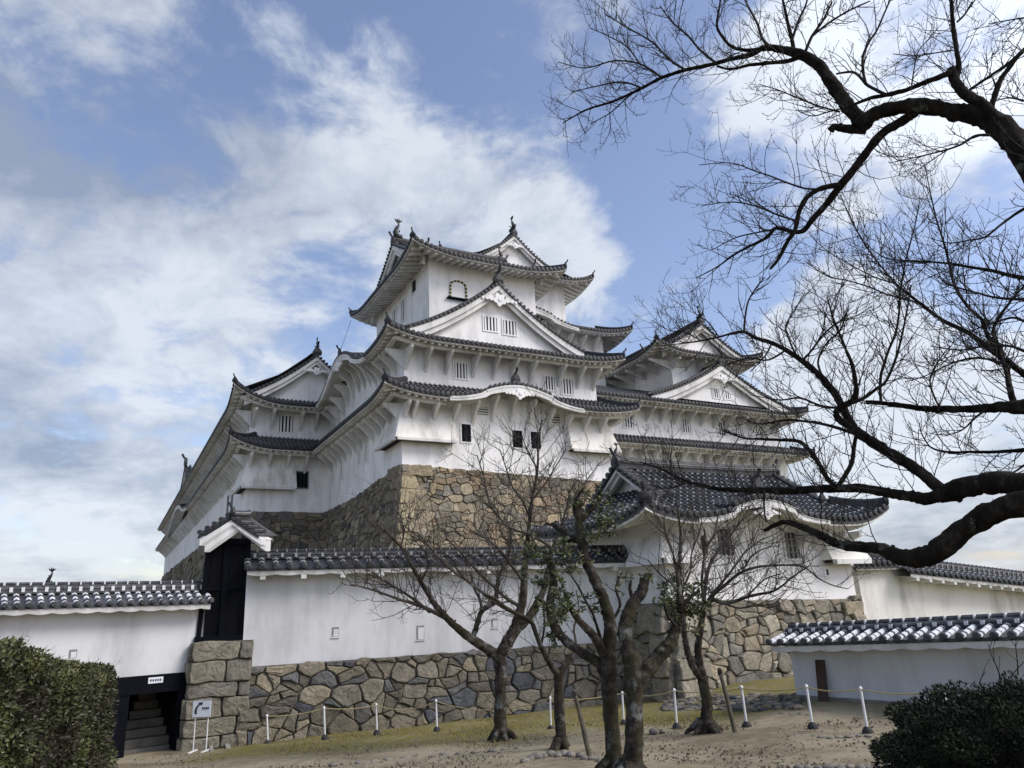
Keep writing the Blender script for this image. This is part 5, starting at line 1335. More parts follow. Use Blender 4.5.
th1.v_off = 0
def merge(a, b):
    n = len(a.v); a.v += b.v; a.f += [tuple(i + n for i in f) for f in b.f]; a.m += b.m
merge(th1, th2)
tag(th1.build('thin_branches', 'twig', CH), kind='stuff'); tag(tw.build('twigs', 'twig', CH), kind='stuff')

# middle trees
RSC = .80
def mid_tree(name, label, defs, D, base_px, barkm='bark_mossy', per=7, L=.8, r=.008, lev=2, up=.35, seed=1, twm='twig_pale', thick=3.2, group=None, leaves=None, rmax=.06, dspread=.4, flare=1.35, kids=(2, 4), t0=0):
    global tw
    b = at(base_px[0], base_px[1], D); g0 = gz(b.x, b.y)
    root = empty(name, (b.x, b.y, g0)); tag(root, label, 'tree', group); OFFS[root.name] = -root.location
    random.seed(seed); tw = MB(); thin = MB(); first = True; trunk = MB()
    for L_, dz in defs:
        pp = [(x, y, D + dz * (i / max(1, len(L_) - 1)) + (0), q) for i, (x, y, q) in enumerate(L_)]
        P, Rr = limb_pts(pp)
        if first:
            P[0].z = min(P[0].z, g0 - .1)
            for i in range(min(5, len(Rr))): Rr[i] *= 1 + (flare - 1) * (1 - i / 5) ** 2
            rough_tube(trunk, P, Rr, 12, .10)
            for k in range(6):
                a = 2 * math.pi * k / 6 + rnd(); q = Vector((b.x, b.y, g0)); e = Vector((math.cos(a), math.sin(a), 0)) * Rr[0] * ru(1.2, 1.7)
                rough_tube(trunk, [q + Vector((0, 0, .16)) + e * .25, q + Vector((0, 0, .06)) + e * .7, q - Vector((0, 0, .05)) + e * 1.15], [Rr[0] * .42, Rr[0] * .28, Rr[0] * .1], 6)
            first = False
        elif max(q for *_, q in L_) >= thick:
            bb = MB(); rough_tube(bb, P, Rr, 9, .12)
            for i in range(len(P)):
                if Rr[i] > .03 and rnd() < .2:
                    a = Vector((ru(-1, 1), ru(-1, 1), ru(-1, 1))).normalized(); bb.tube([P[i], P[i] + a * Rr[i] * 1.35], [Rr[i] * .5, Rr[i] * .25], 6)
            bb.build('branch', barkm, root, smooth=True)
        else: rough_tube(thin, P, Rr, 5, .10)
        dress(tw, P, Rr, per, L, r, lev, up, rmax=rmax, kids=kids, t0=t0)
    trunk.build('trunk', barkm, root, smooth=True)
    if thin.v: tag(thin.build('thin_branches', twm, root), kind='stuff')
    if tw.v: tag(tw.build('twigs', twm, root), kind='stuff')
    return root
G1 = 'bare trees in front of the castle'
mid_tree('bare_tree', 'leftmost leafless tree, one long limb leaning left before the white wall', [
 ([(501, 742, 9), (501, 730, 8), (500, 715, 7.2), (501, 700, 7), (500, 687, 7), (501, 672, 7), (499, 656, 8), (498, 650, 7.5)], 0),
 ([(498, 656, 6.5), (486, 648, 6), (470, 638, 5.2), (455, 626, 4.4), (446, 617, 3.8), (434, 603, 3.2), (421, 582, 2.7), (412, 566, 2.3), (401, 547, 1.8), (390, 536, 1.4), (378, 524, .8)], -1.2),
 ([(446, 618, 3), (434, 612, 2.6), (421, 606, 2.3), (409, 602, 2), (398, 599, 1.7), (373, 590, 1.2), (350, 584, .7)], -1.5), ([(430, 612, 2), (416, 601, 1.7), (403, 592, 1.5), (386, 582, 1.1), (368, 574, .7)], -1.),
 ([(473, 638, 3.4), (478, 622, 3.1), (482, 611, 3), (495, 601, 2.6), (497, 584, 2.2), (502, 569, 1.9), (508, 557, 1.6), (511, 540, 1.2), (509, 525, .8)], .8), ([(482, 611, 2.2), (480, 600, 1.7), (474, 588, 1.4), (470, 572, 1)], .9),
 ([(500, 655, 7.2), (507, 642, 6.8), (514, 629, 6), (520, 612, 5.4), (523, 598, 5), (524, 582, 4.4), (525, 566, 3.6), (526, 552, 3), (528, 535, 2.6), (530, 519, 2.4), (532, 500, 2), (536, 480, 1.8), (538, 460, 1.4), (538, 440, 1), (542, 420, .7)], 0),
 ([(508, 645, 5.5), (516, 631, 5.5), (529, 617, 5), (537, 604, 4.6), (542, 594, 4.2), (546, 580, 3.6), (549, 566, 3), (552, 550, 2.4), (560, 530, 1.8), (566, 510, 1.3), (570, 490, .9)], .8),
 ([(528, 621, 2.6), (517, 614, 2.4), (505, 608, 2.2), (492, 600, 2), (482, 592, 1.9), (468, 581, 1.7), (454, 572, 1.5), (444, 562, 1.3), (434, 552, 1.1), (420, 535, .7)], -1.4),
 ([(519, 606, 2.4), (505, 597, 2.1), (492, 585, 1.9), (481, 575, 1.7), (472, 565, 1.5), (458, 550, 1.1), (446, 538, .7)], -.8), ([(524, 582, 2.2), (512, 566, 1.9), (500, 550, 1.6), (488, 540, 1.3), (470, 530, .9)], -.6),
 ([(552, 548, 2), (540, 540, 1.8), (528, 534, 1.6), (515, 530, 1.5), (505, 524, 1.4), (497, 514, 1.3), (490, 504, 1.1), (487, 492, 1), (484, 478, .9), (477, 455, .6)], -.4),
 ([(530, 519, 1.6), (522, 500, 1.3), (512, 486, 1.1), (506, 468, .9), (500, 450, .6)], .5), ([(532, 500, 1.4), (545, 484, 1.2), (556, 466, .9), (566, 450, .6)], .5),
 ([(566, 512, 1.4), (576, 494, 1.1), (590, 476, .8), (600, 462, .5)], .6), ([(538, 470, 1.1), (528, 452, .9), (522, 436, .6)], 0), ([(421, 582, 1.4), (428, 566, 1.1), (426, 548, .8), (432, 530, .5)], -1),
 ([(401, 547, 1), (404, 530, .8), (398, 512, .5)], -1)], 16.3, (501, 738), per=8, L=1.0, r=.010, lev=2, seed=31, rmax=.065, kids=(2, 4), group=G1)
mid_tree('bare_tree', 'short young forked tree with a wooden prop, just left of the twin trunks', [
 ([(561, 760, 9), (561, 750, 8.5), (561, 738, 6.5), (560, 722, 6), (559, 705, 6), (559, 688, 6), (560, 674, 6.5)], 0),
 ([(560, 676, 4.6), (553, 668, 4), (546, 656, 3.4), (541, 646, 3), (536, 634, 2.8), (531, 622, 2.6), (520, 615, 2.4), (508, 609, 2.2), (496, 600, 1.9), (480, 591, 1.6), (464, 578, 1.2), (450, 560, .7)], -.8),
 ([(560, 674, 4.4), (566, 664, 4.2), (572, 657, 4.2)], 0), ([(572, 660, 1.8), (576, 644, 1.6), (574, 628, 1.3), (579, 610, 1), (576, 590, .7)], .5), ([(541, 646, 1.6), (544, 630, 1.3), (544, 612, 1), (540, 590, .7)], -.3)],
 13.7, (561, 755), per=3.5, L=.8, r=.008, lev=2, seed=32, group=G1)
mid_tree('bare_tree', 'leafless tree with arching branches before the gatehouse, a wooden prop at its right', [
 ([(706, 734, 10), (706, 724, 8.5), (707, 712, 6.4), (707, 700, 6.2), (704, 688, 6), (702, 676, 5.6), (699, 664, 5.4), (698, 656, 5)], 0),
 ([(703, 680, 4.4), (695, 670, 4.2), (690, 660, 4), (686, 645, 3.6), (684, 630, 3.2), (683, 612, 2.8), (681, 594, 2.4), (680, 575, 2.2), (680, 555, 2), (681, 540, 1.7), (679, 520, 1.2), (676, 500, .7)], -.8),
 ([(699, 662, 4.6), (698, 648, 4.2), (700, 634, 3.8), (702, 620, 3.4), (706, 606, 3), (713, 600, 2.6), (724, 603, 2.3), (736, 601, 2), (747, 597, 1.8), (760, 594, 1.6), (771, 592, 1.4), (782, 586, 1.2), (791, 578, 1), (809, 566, .7)], -.8),
 ([(706, 606, 2.4), (714, 594, 2.2), (724, 586, 2), (733, 578, 1.8), (742, 572, 1.7), (753, 568, 1.5), (765, 566, 1.4), (783, 565, 1.2), (800, 566, 1.1), (810, 571, 1), (818, 578, .9), (832, 585, .7), (848, 589, .5)], -1.6),
 ([(702, 616, 2.8), (704, 598, 2.5), (706, 578, 2.2), (711, 563, 1.9), (718, 551, 1.7), (727, 540, 1.5), (736, 528, 1.3), (743, 518, 1.1), (751, 505, .7)], .8),
 ([(704, 600, 2), (702, 584, 1.8), (703, 566, 1.5), (706, 548, 1.3), (714, 534, 1.1), (718, 516, .8)], .4), ([(708, 600, 2), (720, 585, 1.7), (732, 570, 1.4), (742, 556, 1.2), (750, 548, 1), (764, 538, .7)], .5),
 ([(683, 604, 2), (678, 580, 1.6), (674, 557, 1.3), (668, 540, 1.1), (664, 526, .8), (666, 506, .5)], .2), ([(682, 590, 1.6), (690, 572, 1.3), (692, 552, 1.1), (700, 530, .8), (702, 508, .5)], .2),
 ([(724, 603, 1.5), (738, 608, 1.2), (755, 606, 1), (775, 604, .7)], -.6), ([(681, 594, 1.6), (672, 584, 1.3), (660, 574, 1), (648, 560, .7)], .2), ([(742, 572, 1.1), (752, 556, .9), (766, 548, .7), (780, 546, .5)], -.6),
 ([(747, 597, 1.1), (764, 580, .9), (780, 574, .6)], -.5)], 14.6, (706, 730), per=8.5, L=.95, r=.009, lev=2, seed=33, rmax=.05, kids=(2, 4), group=G1)
EV = mid_tree('evergreen_tree', 'pruned evergreen with mossy trunk and upright limbs, left one of the twin trunks', [
 ([(618, 800, 14), (616, 775, 10), (614, 755, 9), (613, 738, 8.6), (611, 720, 8.8), (610, 700, 9), (609, 685, 9.5), (608, 668, 10), (608, 652, 9), (610, 636, 8), (610, 624, 7.6), (607, 610, 7), (603, 598, 6.8), (598, 586, 6.6), (591, 572, 6.2), (586, 560, 6), (582, 545, 5.6), (579, 530, 5.2), (578, 516, 4.8), (580, 504, 4)], 0),
 ([(606, 674, 6.5), (597, 662, 6.2), (589, 657, 5.8), (578, 650, 5.4), (567, 642, 5.4), (558, 632, 5.4), (552, 620, 5.4), (550, 606, 5.4), (552, 592, 5.2), (554, 580, 5), (552, 568, 4.6), (548, 556, 3.6)], .4),
 ([(607, 660, 5.6), (600, 646, 5.6), (592, 634, 5), (582, 624, 4.2), (574, 614, 3.6), (568, 602, 3), (564, 590, 2)], -.5),
 ([(604, 650, 2), (598, 630, 1.9), (592, 612, 1.7), (585, 600, 1.5), (578, 586, 1.3), (569, 572, 1), (562, 556, .8)], -.8),
 ([(586, 545, 4.2), (574, 536, 4), (562, 530, 3.6), (552, 524, 3)], .3), ([(580, 522, 3.4), (589, 512, 3), (597, 504, 2.6), (602, 494, 2)], 0), ([(579, 520, 3), (574, 508, 2.6), (578, 496, 2.2), (584, 488, 1.6)], 0),
 ([(610, 624, 2), (620, 606, 1.8), (616, 588, 1.5), (622, 572, 1)], .2), ([(567, 602, 2), (556, 598, 1.6), (546, 604, 1.2)], -.4)], 10.6, (618, 790), per=1.2, L=.3, r=.006, lev=1, seed=34, twm='twig')
EW = mid_tree('evergreen_tree', 'dark gnarled evergreen with a sawn-off stem, right one of the twin trunks', [
 ([(632, 800, 15), (632, 775, 12), (633, 755, 11), (634, 735, 10.4), (635, 715, 10), (634, 697, 10.4), (634, 680, 11), (632, 662, 10.4), (628, 648, 9.6), (625, 634, 9.2), (626, 622, 8.4), (629, 612, 7.6), (634, 602, 7), (641, 593, 6.6), (644, 583, 6), (645, 575, 5)], 0),
 ([(636, 684, 9.5), (644, 673, 9.8), (652, 664, 9), (661, 654, 8.4), (669, 645, 7.8), (674, 634, 6.8), (678, 622, 6), (680, 610, 5.4), (680, 598, 4.6)], .2),
 ([(680, 604, 3.4), (679, 588, 3), (678, 570, 2.6), (681, 552, 2), (680, 536, 1.2)], .2), ([(680, 606, 2.4), (690, 598, 2), (697, 592, 1.6)], 0), ([(676, 626, 2.4), (668, 616, 2), (664, 604, 1.5)], -.2),
 ([(634, 602, 2.6), (630, 590, 2.2), (631, 580, 1.4)], 0)], 10.2, (632, 790), per=.8, L=.3, r=.006, lev=1, seed=35, twm='twig')
def leaf(mb, p, d, L, w, tone):
    d = d.normalized(); s = d.cross(Vector((ru(-1, 1), ru(-1, 1), ru(-1, 1)))).normalized() * w; n = d.cross(s).normalized() * (L * .12)
    mb.tone = tone; mb.face([p, p + d * L * .45 + s - n, p + d * L, p + d * L * .45 - s - n])
def leaf_clumps(root, clumps, D, name='leaves', mt='leaf_dark', L=.085, w=.017, seed=1):
    random.seed(seed); m = MB(); m.t = []; m.tone = .5; st = MB()
    for px, py, rp, n, dz in clumps:
        n = int(n * 1.15); rp *= 1.2
        c = at(px, py, D + dz); R0 = rp / FPX * D
        for _ in range(n):
            # a sprig: a short shoot with a rosette of leaves
            v = Vector((random.gauss(0, 1), random.gauss(0, 1), random.gauss(0, .9))); v = v.normalized() * R0 * rnd() ** .5
            q = c + v; up = (v.normalized() * .6 + Vector((ru(-.4, .4), ru(-.4, .4), .7))).normalized(); st.tube([q - up * .12, q], [.004, .003], 3)
            tn = ru(.15, .75) 
            for k in range(random.randint(5, 9)):
                dd = (up * ru(.1, .9) + Vector((ru(-1, 1), ru(-1, 1), ru(-.8, .4)))).normalized(); leaf(m, q - up * ru(0, .08), dd, L * ru(.6, 1.2), w * ru(.8, 1.2), min(1, max(0, tn + ru(-.25, .25))))
    tag(m.build(name, mt, root), kind='stuff'); tag(st.build('leaf_shoots', 'twig', root), kind='stuff')
leaf_clumps(EV, [(545, 556, 26, 40, .2), (548, 590, 16, 18, .3), (560, 545, 18, 20, 0), (530, 548, 14, 12, .1), (604, 508, 22, 34, 0), (580, 500, 16, 14, 0), (590, 530, 18, 14, 0), (566, 598, 20, 26, -.5), (552, 612, 14, 14, -.4), (545, 600, 12, 8, .2), (575, 560, 14, 10, -.3), (596, 600, 12, 8, 0), (554, 634, 10, 8, .2), (600, 530, 12, 8, 0), (620, 580, 12, 6, .2)], 10.6, seed=41)
leaf_clumps(EW, [(680, 596, 18, 26, .2), (695, 590, 14, 14, .1), (668, 604, 14, 16, 0), (690, 612, 16, 20, .3), (700, 606, 10, 8, .2), (664, 588, 10, 6, 0), (645, 575, 8, 5, 0), (681, 572, 10, 5, .1)], 10.2, seed=42)

# wooden props
for (x0, y0, x1, y1, rr_) in ((574, 690, 591, 759, 2.3), (719, 668, 736, 733, 2.0)):
    b = onground(x1, y1); D = b.y; tpp = at(x0, y0, D + .35)
    pr = empty('support_pole', b); OFFS[pr.name] = -Vector(b); m = MB(); m.tube([b - Vector((0, 0, .1)), b.lerp(tpp, .5), tpp], [rr_ / FPX * D * 1.05, rr_ / FPX * D, rr_ / FPX * D * .9], 8)
    m.build('pole', 'pole_wood', pr, smooth=True); m = MB(); q = b.lerp(tpp, .93); m.tube([q - Vector((.0, 0, .05)), q + Vector((0, 0, .05))], rr_ / FPX * D * 1.2, 8); m.build('rope_binding', 'twig_pale', pr)
    tag(pr, 'leaning wooden prop beside the short young forked tree' if x0 < 600 else 'leaning wooden prop right of the rightmost tree, near the rope posts', 'pole', 'wooden tree props')

# rope posts
posts = [(245, 742, 244, 713), (268, 744, 267, 714), (325, 739, 324, 706), (377, 734, 376, 703), (437, 731, 436, 699), (551, 730, 550, 696), (624, 724, 622, 691), (677, 728, 674, 688), (747, 727, 741, 685), (813, 728, 806, 684), (868, 733, 860, 686), (952, 741, 943, 686)]
random.seed(77)
PT = []
def post_proto():
    r = empty('rope_post', (0, 0, 0)); m = MB(); m.tube([(0, 0, .04), (0, 0, .78)], [.026, .026], 10); m.tube([(0, 0, .77), (0, 0, .80), (0, 0, .835), (0, 0, .86), (0, 0, .875)], [.022, .036, .038, .024, .004], 10)
    m.build('pole', 'white_paint', r, smooth=True)
    m = MB(); m.tube([(0, 0, -.02), (0, 0, .03), (0, 0, .08), (0, 0, .12)], [.115, .11, .085, .04], 12); m.build('foot', 'rubber', r, smooth=True); return r
proto = post_proto()
plab = ['white rope post standing at the far left, against the stone pier', 'second white rope post from the left, just right of the one by the pier', 'third white rope post from the left, before the rubble base', 'fourth white rope post from the left, before the rubble base', 'fifth white rope post from the left, left of the leftmost tree', 'white rope post just left of the short young forked tree', 'white rope post half hidden behind the twin trunks', 'white rope post between the twin trunks and the rightmost tree', 'white rope post right of the rightmost tree and its prop', 'white rope post in front of the left end of the low bluish wall', 'white rope post right of the brown board, before the low bluish wall', 'white rope post half hidden behind the dark bush at the right']
for i, (x0, y0, x1, y1) in enumerate(posts):
    if i == 0: o = proto
    else:
        o = proto.copy(); COL.objects.link(o)
        for ch in [c for c in proto.children]:
            c = ch.copy(); COL.objects.link(c); c.parent = o
    b = onground(x0, y0); D = b.y; t = at(x1, y1, D); v = (t - b); s = v.length / .875
    o.location = b; o.rotation_euler = Vector((v.x, v.y + ru(-.01, .01), v.z)).to_track_quat('Z', 'Y').to_euler(); o.scale = (s, s, s)
    tag(o, plab[i], 'rope post', 'white rope posts along the foot of the walls'); PT.append((b, b + v * .93))
rl_ = ['straw rope hanging between the two leftmost white posts', 'straw rope between the second and third white posts', 'straw rope between the third and fourth white posts', 'straw rope between the fourth and fifth white posts', 'straw rope passing behind the leftmost tree', 'straw rope passing behind the twin trunks from the left', 'straw rope just right of the twin trunks', 'straw rope passing behind the rightmost tree and its prop', 'straw rope right of the rightmost tree, before the tan rubble corner', 'straw rope before the left end of the low bluish wall', 'straw rope ending behind the dark bush at the right']
for i in range(len(PT) - 1):
    a, b = PT[i][1], PT[i + 1][1]; Ld = (b - a).length; sag = (.22 if i in (0, 3, 4) else .10) * min(1, Ld / 2.5) + (.1 if i == 0 else 0)
    m = MB(); pts = [a.lerp(b, k / 14) - Vector((0, 0, sag * 4 * (k / 14) * (1 - k / 14))) for k in range(15)]
    m.tube([p - a for p in pts], .012, 6); o = m.build('barrier_rope', 'rope', None, smooth=True, loc=a); tag(o, rl_[i], 'rope', 'ropes between the white posts')

# direction sign
sg0 = onground(199, 752)
SG = empty('direction_sign', sg0, R_(-2)); tag(SG, 'small white sign on two thin legs with a curved black arrow, beside the dark gateway', 'sign')
D = sg0.y; k = D / FPX
m = MB(); hz_ = at(199, 717, D).z - sg0.z; ht = at(199, 701, D).z - sg0.z
m.box(-8.4 * k, 8.4 * k, -.02, .0, hz_, ht); sp_ = m.build('sign_panel', 'sign_white', SG)
m = MB(); m.box(-8.8 * k, 8.8 * k, .003, .02, hz_ - .01, ht + .012); m.build('panel_frame', 'grey_board', sp_)
m = MB(); w_ = 8.4 * k; hh = (ht - hz_); cz = (hz_ + ht) / 2
arc = [(-.62 + .0, -.62), (-.66, -.2), (-.56, .2), (-.36, .5), (-.18, .64)]
for (xa_, za_), (xb_, zb_) in zip(arc, arc[1:]):
    m.hexa([((xa_ - .12) * w_, -.024, cz + za_ * hh / 2), ((xa_ + .12) * w_, -.024, cz + za_ * hh / 2), ((xa_ + .12) * w_, -.0205, cz + za_ * hh / 2), ((xa_ - .12) * w_, -.0205, cz + za_ * hh / 2),
            ((xb_ - .12) * w_, -.024, cz + zb_ * hh / 2), ((xb_ + .12) * w_, -.024, cz + zb_ * hh / 2), ((xb_ + .12) * w_, -.0205, cz + zb_ * hh / 2), ((xb_ - .12) * w_, -.0205, cz + zb_ * hh / 2)])
m.face([(-.5 * w_, -.0245, cz + .78 * hh / 2), (.12 * w_, -.0245, cz + .86 * hh / 2), (-.02 * w_, -.0245, cz + .42 * hh / 2)])
for i in range(4):
    x = .05 + i * .2; m.box((x) * w_, (x + .15) * w_, -.024, -.0205, cz - .02 * hh, cz + .10 * hh)
    m.box((x + .02) * w_, (x + .06) * w_, -.024, -.0205, cz - .10 * hh, cz - .05 * hh)
m.build('arrow_and_marks', 'sign_ink', sp_)
for sx in (-6, 6):
    m = MB(); m.tube([(sx * k, .02, 0), (sx * k, .02, ht)], .014, 8); m.box(sx * k - .02, sx * k + .02, -.22, .22, 0, .03); m.build('leg', 'white_paint', SG)

# ------------------------------------------------------------------ hedge and bush
def leafy(name, label, cat, base, inside, N, L, w, mt, core, seed, bark=None, shoots=0, tonef=None):
    random.seed(seed); root = empty(name, base); OFFS[root.name] = -Vector(base); tag(root, label, cat)
    m = MB(); m.t = []; m.tone = .5
    for p, nrm_, tn in inside(N):
        d = (nrm_ * .7 + Vector((ru(-1, 1), ru(-1, 1), ru(-.7, 1)))).normalized(); leaf(m, p, d, L * ru(.6, 1.3), w * ru(.7, 1.3), min(1, max(0, tn)))
    tag(m.build('foliage', mt, root), kind='stuff'); core.build('shade_core', 'hedge_core', root); return root, m  # solid dark core stands in for the shade between the leaves
# hedge: follows the path on the left, far end by the gateway
h0, h1 = at(113, 700, 15.6), at(-60, 700, 7.6)
hv = Vector((h1.x - h0.x, h1.y - h0.y, 0)); hL = hv.length; hv.normalize(); hn = Vector((hv.y, -hv.x, 0))
if hn.x < 0: hn = -hn      # outwards = right, towards the path
def htop(t, s):
    zt = at(113, 672, 15.6).z * (1 - t) + at(-60, 629, 7.6).z * t
    return zt + .04 * math.sin(t * 21) + .04 * math.sin(t * 9 + 1) + .03 * math.sin(t * 47 + s * 5)
def hbulge(t, z): return .10 * math.sin(t * 17 + z * 1.2) + .08 * math.sin(t * 41 + z * 3) + .05 * math.sin(z * 5 + t * 60)
def hedge_pts(N):
    for _ in range(N):
        t = rnd() ; c = rnd(); 
        q = h0 + hv * (hL * t)
        zt = htop(t, 0)
        if c < .62: # side facing the path
            z = gz(q.x, q.y) + (zt - gz(q.x, q.y)) * rnd(); o = hbulge(t, z) - .12 * max(0, (z - zt + .35)) / .35; nn = hn
            p = q + hn * (o - rnd() ** 2 * .22); p.z = z
        elif c < .86:
            s = ru(-1.3, .05); p = q + hn * s; p.z = htop(t, s) - rnd() ** 2 * .2 - (.15 if s > -.1 else 0); nn = Vector((0, 0, 1))
        else:    # far end
            s = ru(-1.3, 0); p = h0 + hn * s - hv * (.12 * math.sin(s * 7) - rnd() ** 2 * .2 - .02); p.z = gz(p.x, p.y) + (htop(0, s) - gz(p.x, p.y)) * rnd(); nn = -hv
        cl = .5 + 1.1 * MN.noise(p * 1.7); dead = MN.noise(p * 1.1 + Vector((7, 3, 1)))
        if dead > .12 and rnd() < .45: continue
        tn = .12 + .38 * cl + ru(-.22, .38) - (.25 if dead > .12 else 0) + (.30 * rnd() if p.z > zt - .35 else 0)
        yield p, nn, tn
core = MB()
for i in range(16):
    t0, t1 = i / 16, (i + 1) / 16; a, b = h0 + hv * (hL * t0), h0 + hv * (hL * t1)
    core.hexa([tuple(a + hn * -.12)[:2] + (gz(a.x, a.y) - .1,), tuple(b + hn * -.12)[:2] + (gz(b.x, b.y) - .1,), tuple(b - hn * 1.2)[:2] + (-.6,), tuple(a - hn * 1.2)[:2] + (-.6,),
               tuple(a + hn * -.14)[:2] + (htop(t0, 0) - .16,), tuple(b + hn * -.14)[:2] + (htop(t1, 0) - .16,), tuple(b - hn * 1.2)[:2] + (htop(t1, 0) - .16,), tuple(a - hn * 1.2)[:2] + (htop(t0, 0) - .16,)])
hb = Vector((h0.x, h0.y, gz(h0.x, h0.y)))
HG, _h = leafy('clipped_hedge', 'tall clipped brownish green hedge lining the path at the left edge', 'hedge', hb, hedge_pts, 60000, .075, .020, 'leaf_hedge', core, 51)
st_ = MB(); random.seed(58)
for _ in range(900):
    t = rnd(); q = h0 + hv * (hL * t); g_z = gz(q.x, q.y); z = g_z + (htop(t, 0) - g_z) * rnd(); q = q + hn * (hbulge(t, z) - .16); q.z = z
    twig(st_, q, hn + Vector((ru(-.8, .8), ru(-.8, .8), ru(-.2, 1.2))), ru(.12, .3), .004, 1, .2, .3, 4, (1, 3), 3, 45, False)
tag(st_.build('twigs', 'twig_pale', HG), kind='stuff')
# bush bottom right
bc = at(1046, 766, 7.2); bg_ = gz(bc.x, bc.y)
brx, bry = 1.30, 1.1; btz = at(1020, 690, 7.2).z
def bush_pts(N):
    for _ in range(N):
        th = ru(0, 2 * math.pi); ph = math.acos(ru(-.2, 1)); v = Vector((math.sin(ph) * math.cos(th), math.sin(ph) * math.sin(th), math.cos(ph)))
        lump = 1 + .10 * math.sin(th * 5 + ph * 3) + .08 * math.sin(th * 11 - ph * 7) + .06 * math.sin(ph * 13 + th * 3)
        k = lump * (1 - .28 * rnd() ** 2.2)
        p = Vector((bc.x + v.x * brx * k, bc.y + v.y * bry * k, bg_ + .35 + v.z * (btz - bg_ - .35) * k))
        if p.z < bg_: continue
        yield p, v, .2 + ru(-.2, .45) + .15 * math.sin(th * 9 + ph * 5)
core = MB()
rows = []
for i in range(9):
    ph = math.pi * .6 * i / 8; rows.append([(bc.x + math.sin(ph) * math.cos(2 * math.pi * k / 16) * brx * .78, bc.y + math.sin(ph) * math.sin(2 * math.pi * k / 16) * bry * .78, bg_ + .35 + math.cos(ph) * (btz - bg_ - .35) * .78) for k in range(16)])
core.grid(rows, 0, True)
BU, _ = leafy('dark_bush', 'rounded dark bush with thin bare shoots poking out, bottom right corner', 'bush', Vector((bc.x, bc.y, bg_)), bush_pts, 52000, .045, .008, 'leaf_bush', core, 52)
sh = MB(); random.seed(9)
for px, py, px2, py2 in ((985, 690, 966, 668), (1000, 680, 1004, 652), (1010, 678, 1022, 655), (975, 692, 952, 676), (1018, 675, 1018, 650), (940, 712, 930, 700)):
    a, b = at(px, py, 7.0), at(px2, py2, 6.8)
    twig(sh, a, b - a, (b - a).length * 1.1, .006, 1, .1, .2, 5, (2, 4), 3, 45)
tag(sh.build('bare_shoots', 'twig', BU), kind='stuff')

# ------------------------------------------------------------------ edging stones, kerb, rubble
random.seed(61)
def rock_mesh(seedv):
    random.seed(seedv); m = MB(); rows = []
    for i in range(6):
        ph = math.pi * (.02 + .96 * i / 5); rows.append([(math.sin(ph) * math.cos(2 * math.pi * k / 9) * ru(.85, 1.1), math.sin(ph) * math.sin(2 * math.pi * k / 9) * ru(.85, 1.1), math.cos(ph) * ru(.85, 1.1)) for k in range(9)])
    m.grid(rows, 0, True); m.face(rows[0]); m.face(rows[-1][::-1])
    me = m.build('edging_stone', 'pebble', None, smooth=True); return me
protos = [rock_mesh(i) for i in range(4)]
used = [False] * 4
def rock(px, py, rpx, label, group, flat=.6):
    i = random.randrange(4); b = onground(px, py)
    if not used[i]: o = protos[i]; used[i] = True
    else: o = protos[i].copy(); COL.objects.link(o)
    s = rpx / FPX * b.y; o.location = b + Vector((0, 0, s * flat * .35)); o.rotation_euler = (0, 0, ru(0, 6)); o.scale = (s * ru(.9, 1.3), s * ru(.8, 1.1), s * flat)
    tag(o, label, 'stone', group)
random.seed(62)
for i in range(14): rock(330 + i * 14.5 + ru(-3, 3), 766 - i * 1.35 + ru(-.7, .7), ru(2.6, 4.4), 'small edging stone in the curved row left of the twin trunks', 'stones edging the path left of the twin trunks', .45)
for i in range(12):
    t = i / 11; rock(524 + 76 * t + ru(-2, 2), 767 - 6 * math.sin(math.pi * t) - 5 + ru(-1, 1), ru(4, 5.5), 'rounded stone ringing the foot of the short young forked tree', 'stones ringing the small tree', .7)
for i in range(9): rock(796 + i * 9 + ru(-2, 2), 737 + ru(-1, 1.5), ru(3, 4.4), 'pale edging stone in the short row in front of the right-hand rope posts', 'stones edging the moss by the right posts', .35)
for i in range(10): rock(800 + i * 10 + ru(-2, 2), 769 + ru(-1, 1), ru(4, 5.5), 'rounded stone in the row at the bottom edge, left of the dark bush', 'stones along the bottom edge by the bush', .6)
for px, py, r in ((654, 733, 4.5), (663, 732, 3)): rock(px, py, r, 'dark stone lying on the sand between the twin trunks and the rightmost tree', 'dark stones on the sand', .7)
for i in range(8): rock(770 + i * 5.5 + ru(-2, 2), 716 + ru(-1, 1), ru(2.5, 4), 'small stone scattered on the moss before the tan rubble base', 'stones on the moss', .6)
rb_ = MB(); rb_.t = []; rb_.tone = .3; random.seed(63)
for _ in range(420):
    px = ru(664, 800); py = ru(698, 713) - (px - 664) * .02; b = onground(px, py); s = ru(.05, .14); cx, cy, cz = b; k = random.uniform(.6, 1.1); c = random.choice(PAL_MIX); rb_.tone = tuple(q * k for q in c)
    h = s * ru(.4, .8); a = ru(0, 3); pts = [(cx + s * math.cos(a + q * 1.047) * ru(.8, 1.2), cy + s * math.sin(a + q * 1.047) * ru(.8, 1.2)) for q in range(6)]
    rb_.grid([[(x, y, cz - .05) for x, y in pts], [(x, y, cz + h * .7) for x, y in pts], [(cx + (x - cx) * .6, cy + (y - cy) * .6, cz + h) for x, y in pts]], 0, True); rb_.face([(cx + (x - cx) * .6, cy + (y - cy) * .6, cz + h) for x, y in pts])
tag(rb_.build('rubble', 'stone'), 'flat broken rubble heaped along the foot of the tan stone base', 'rubble', kind='stuff')
gv = MB(); gv.t = []; gv.tone = .3; random.seed(66)
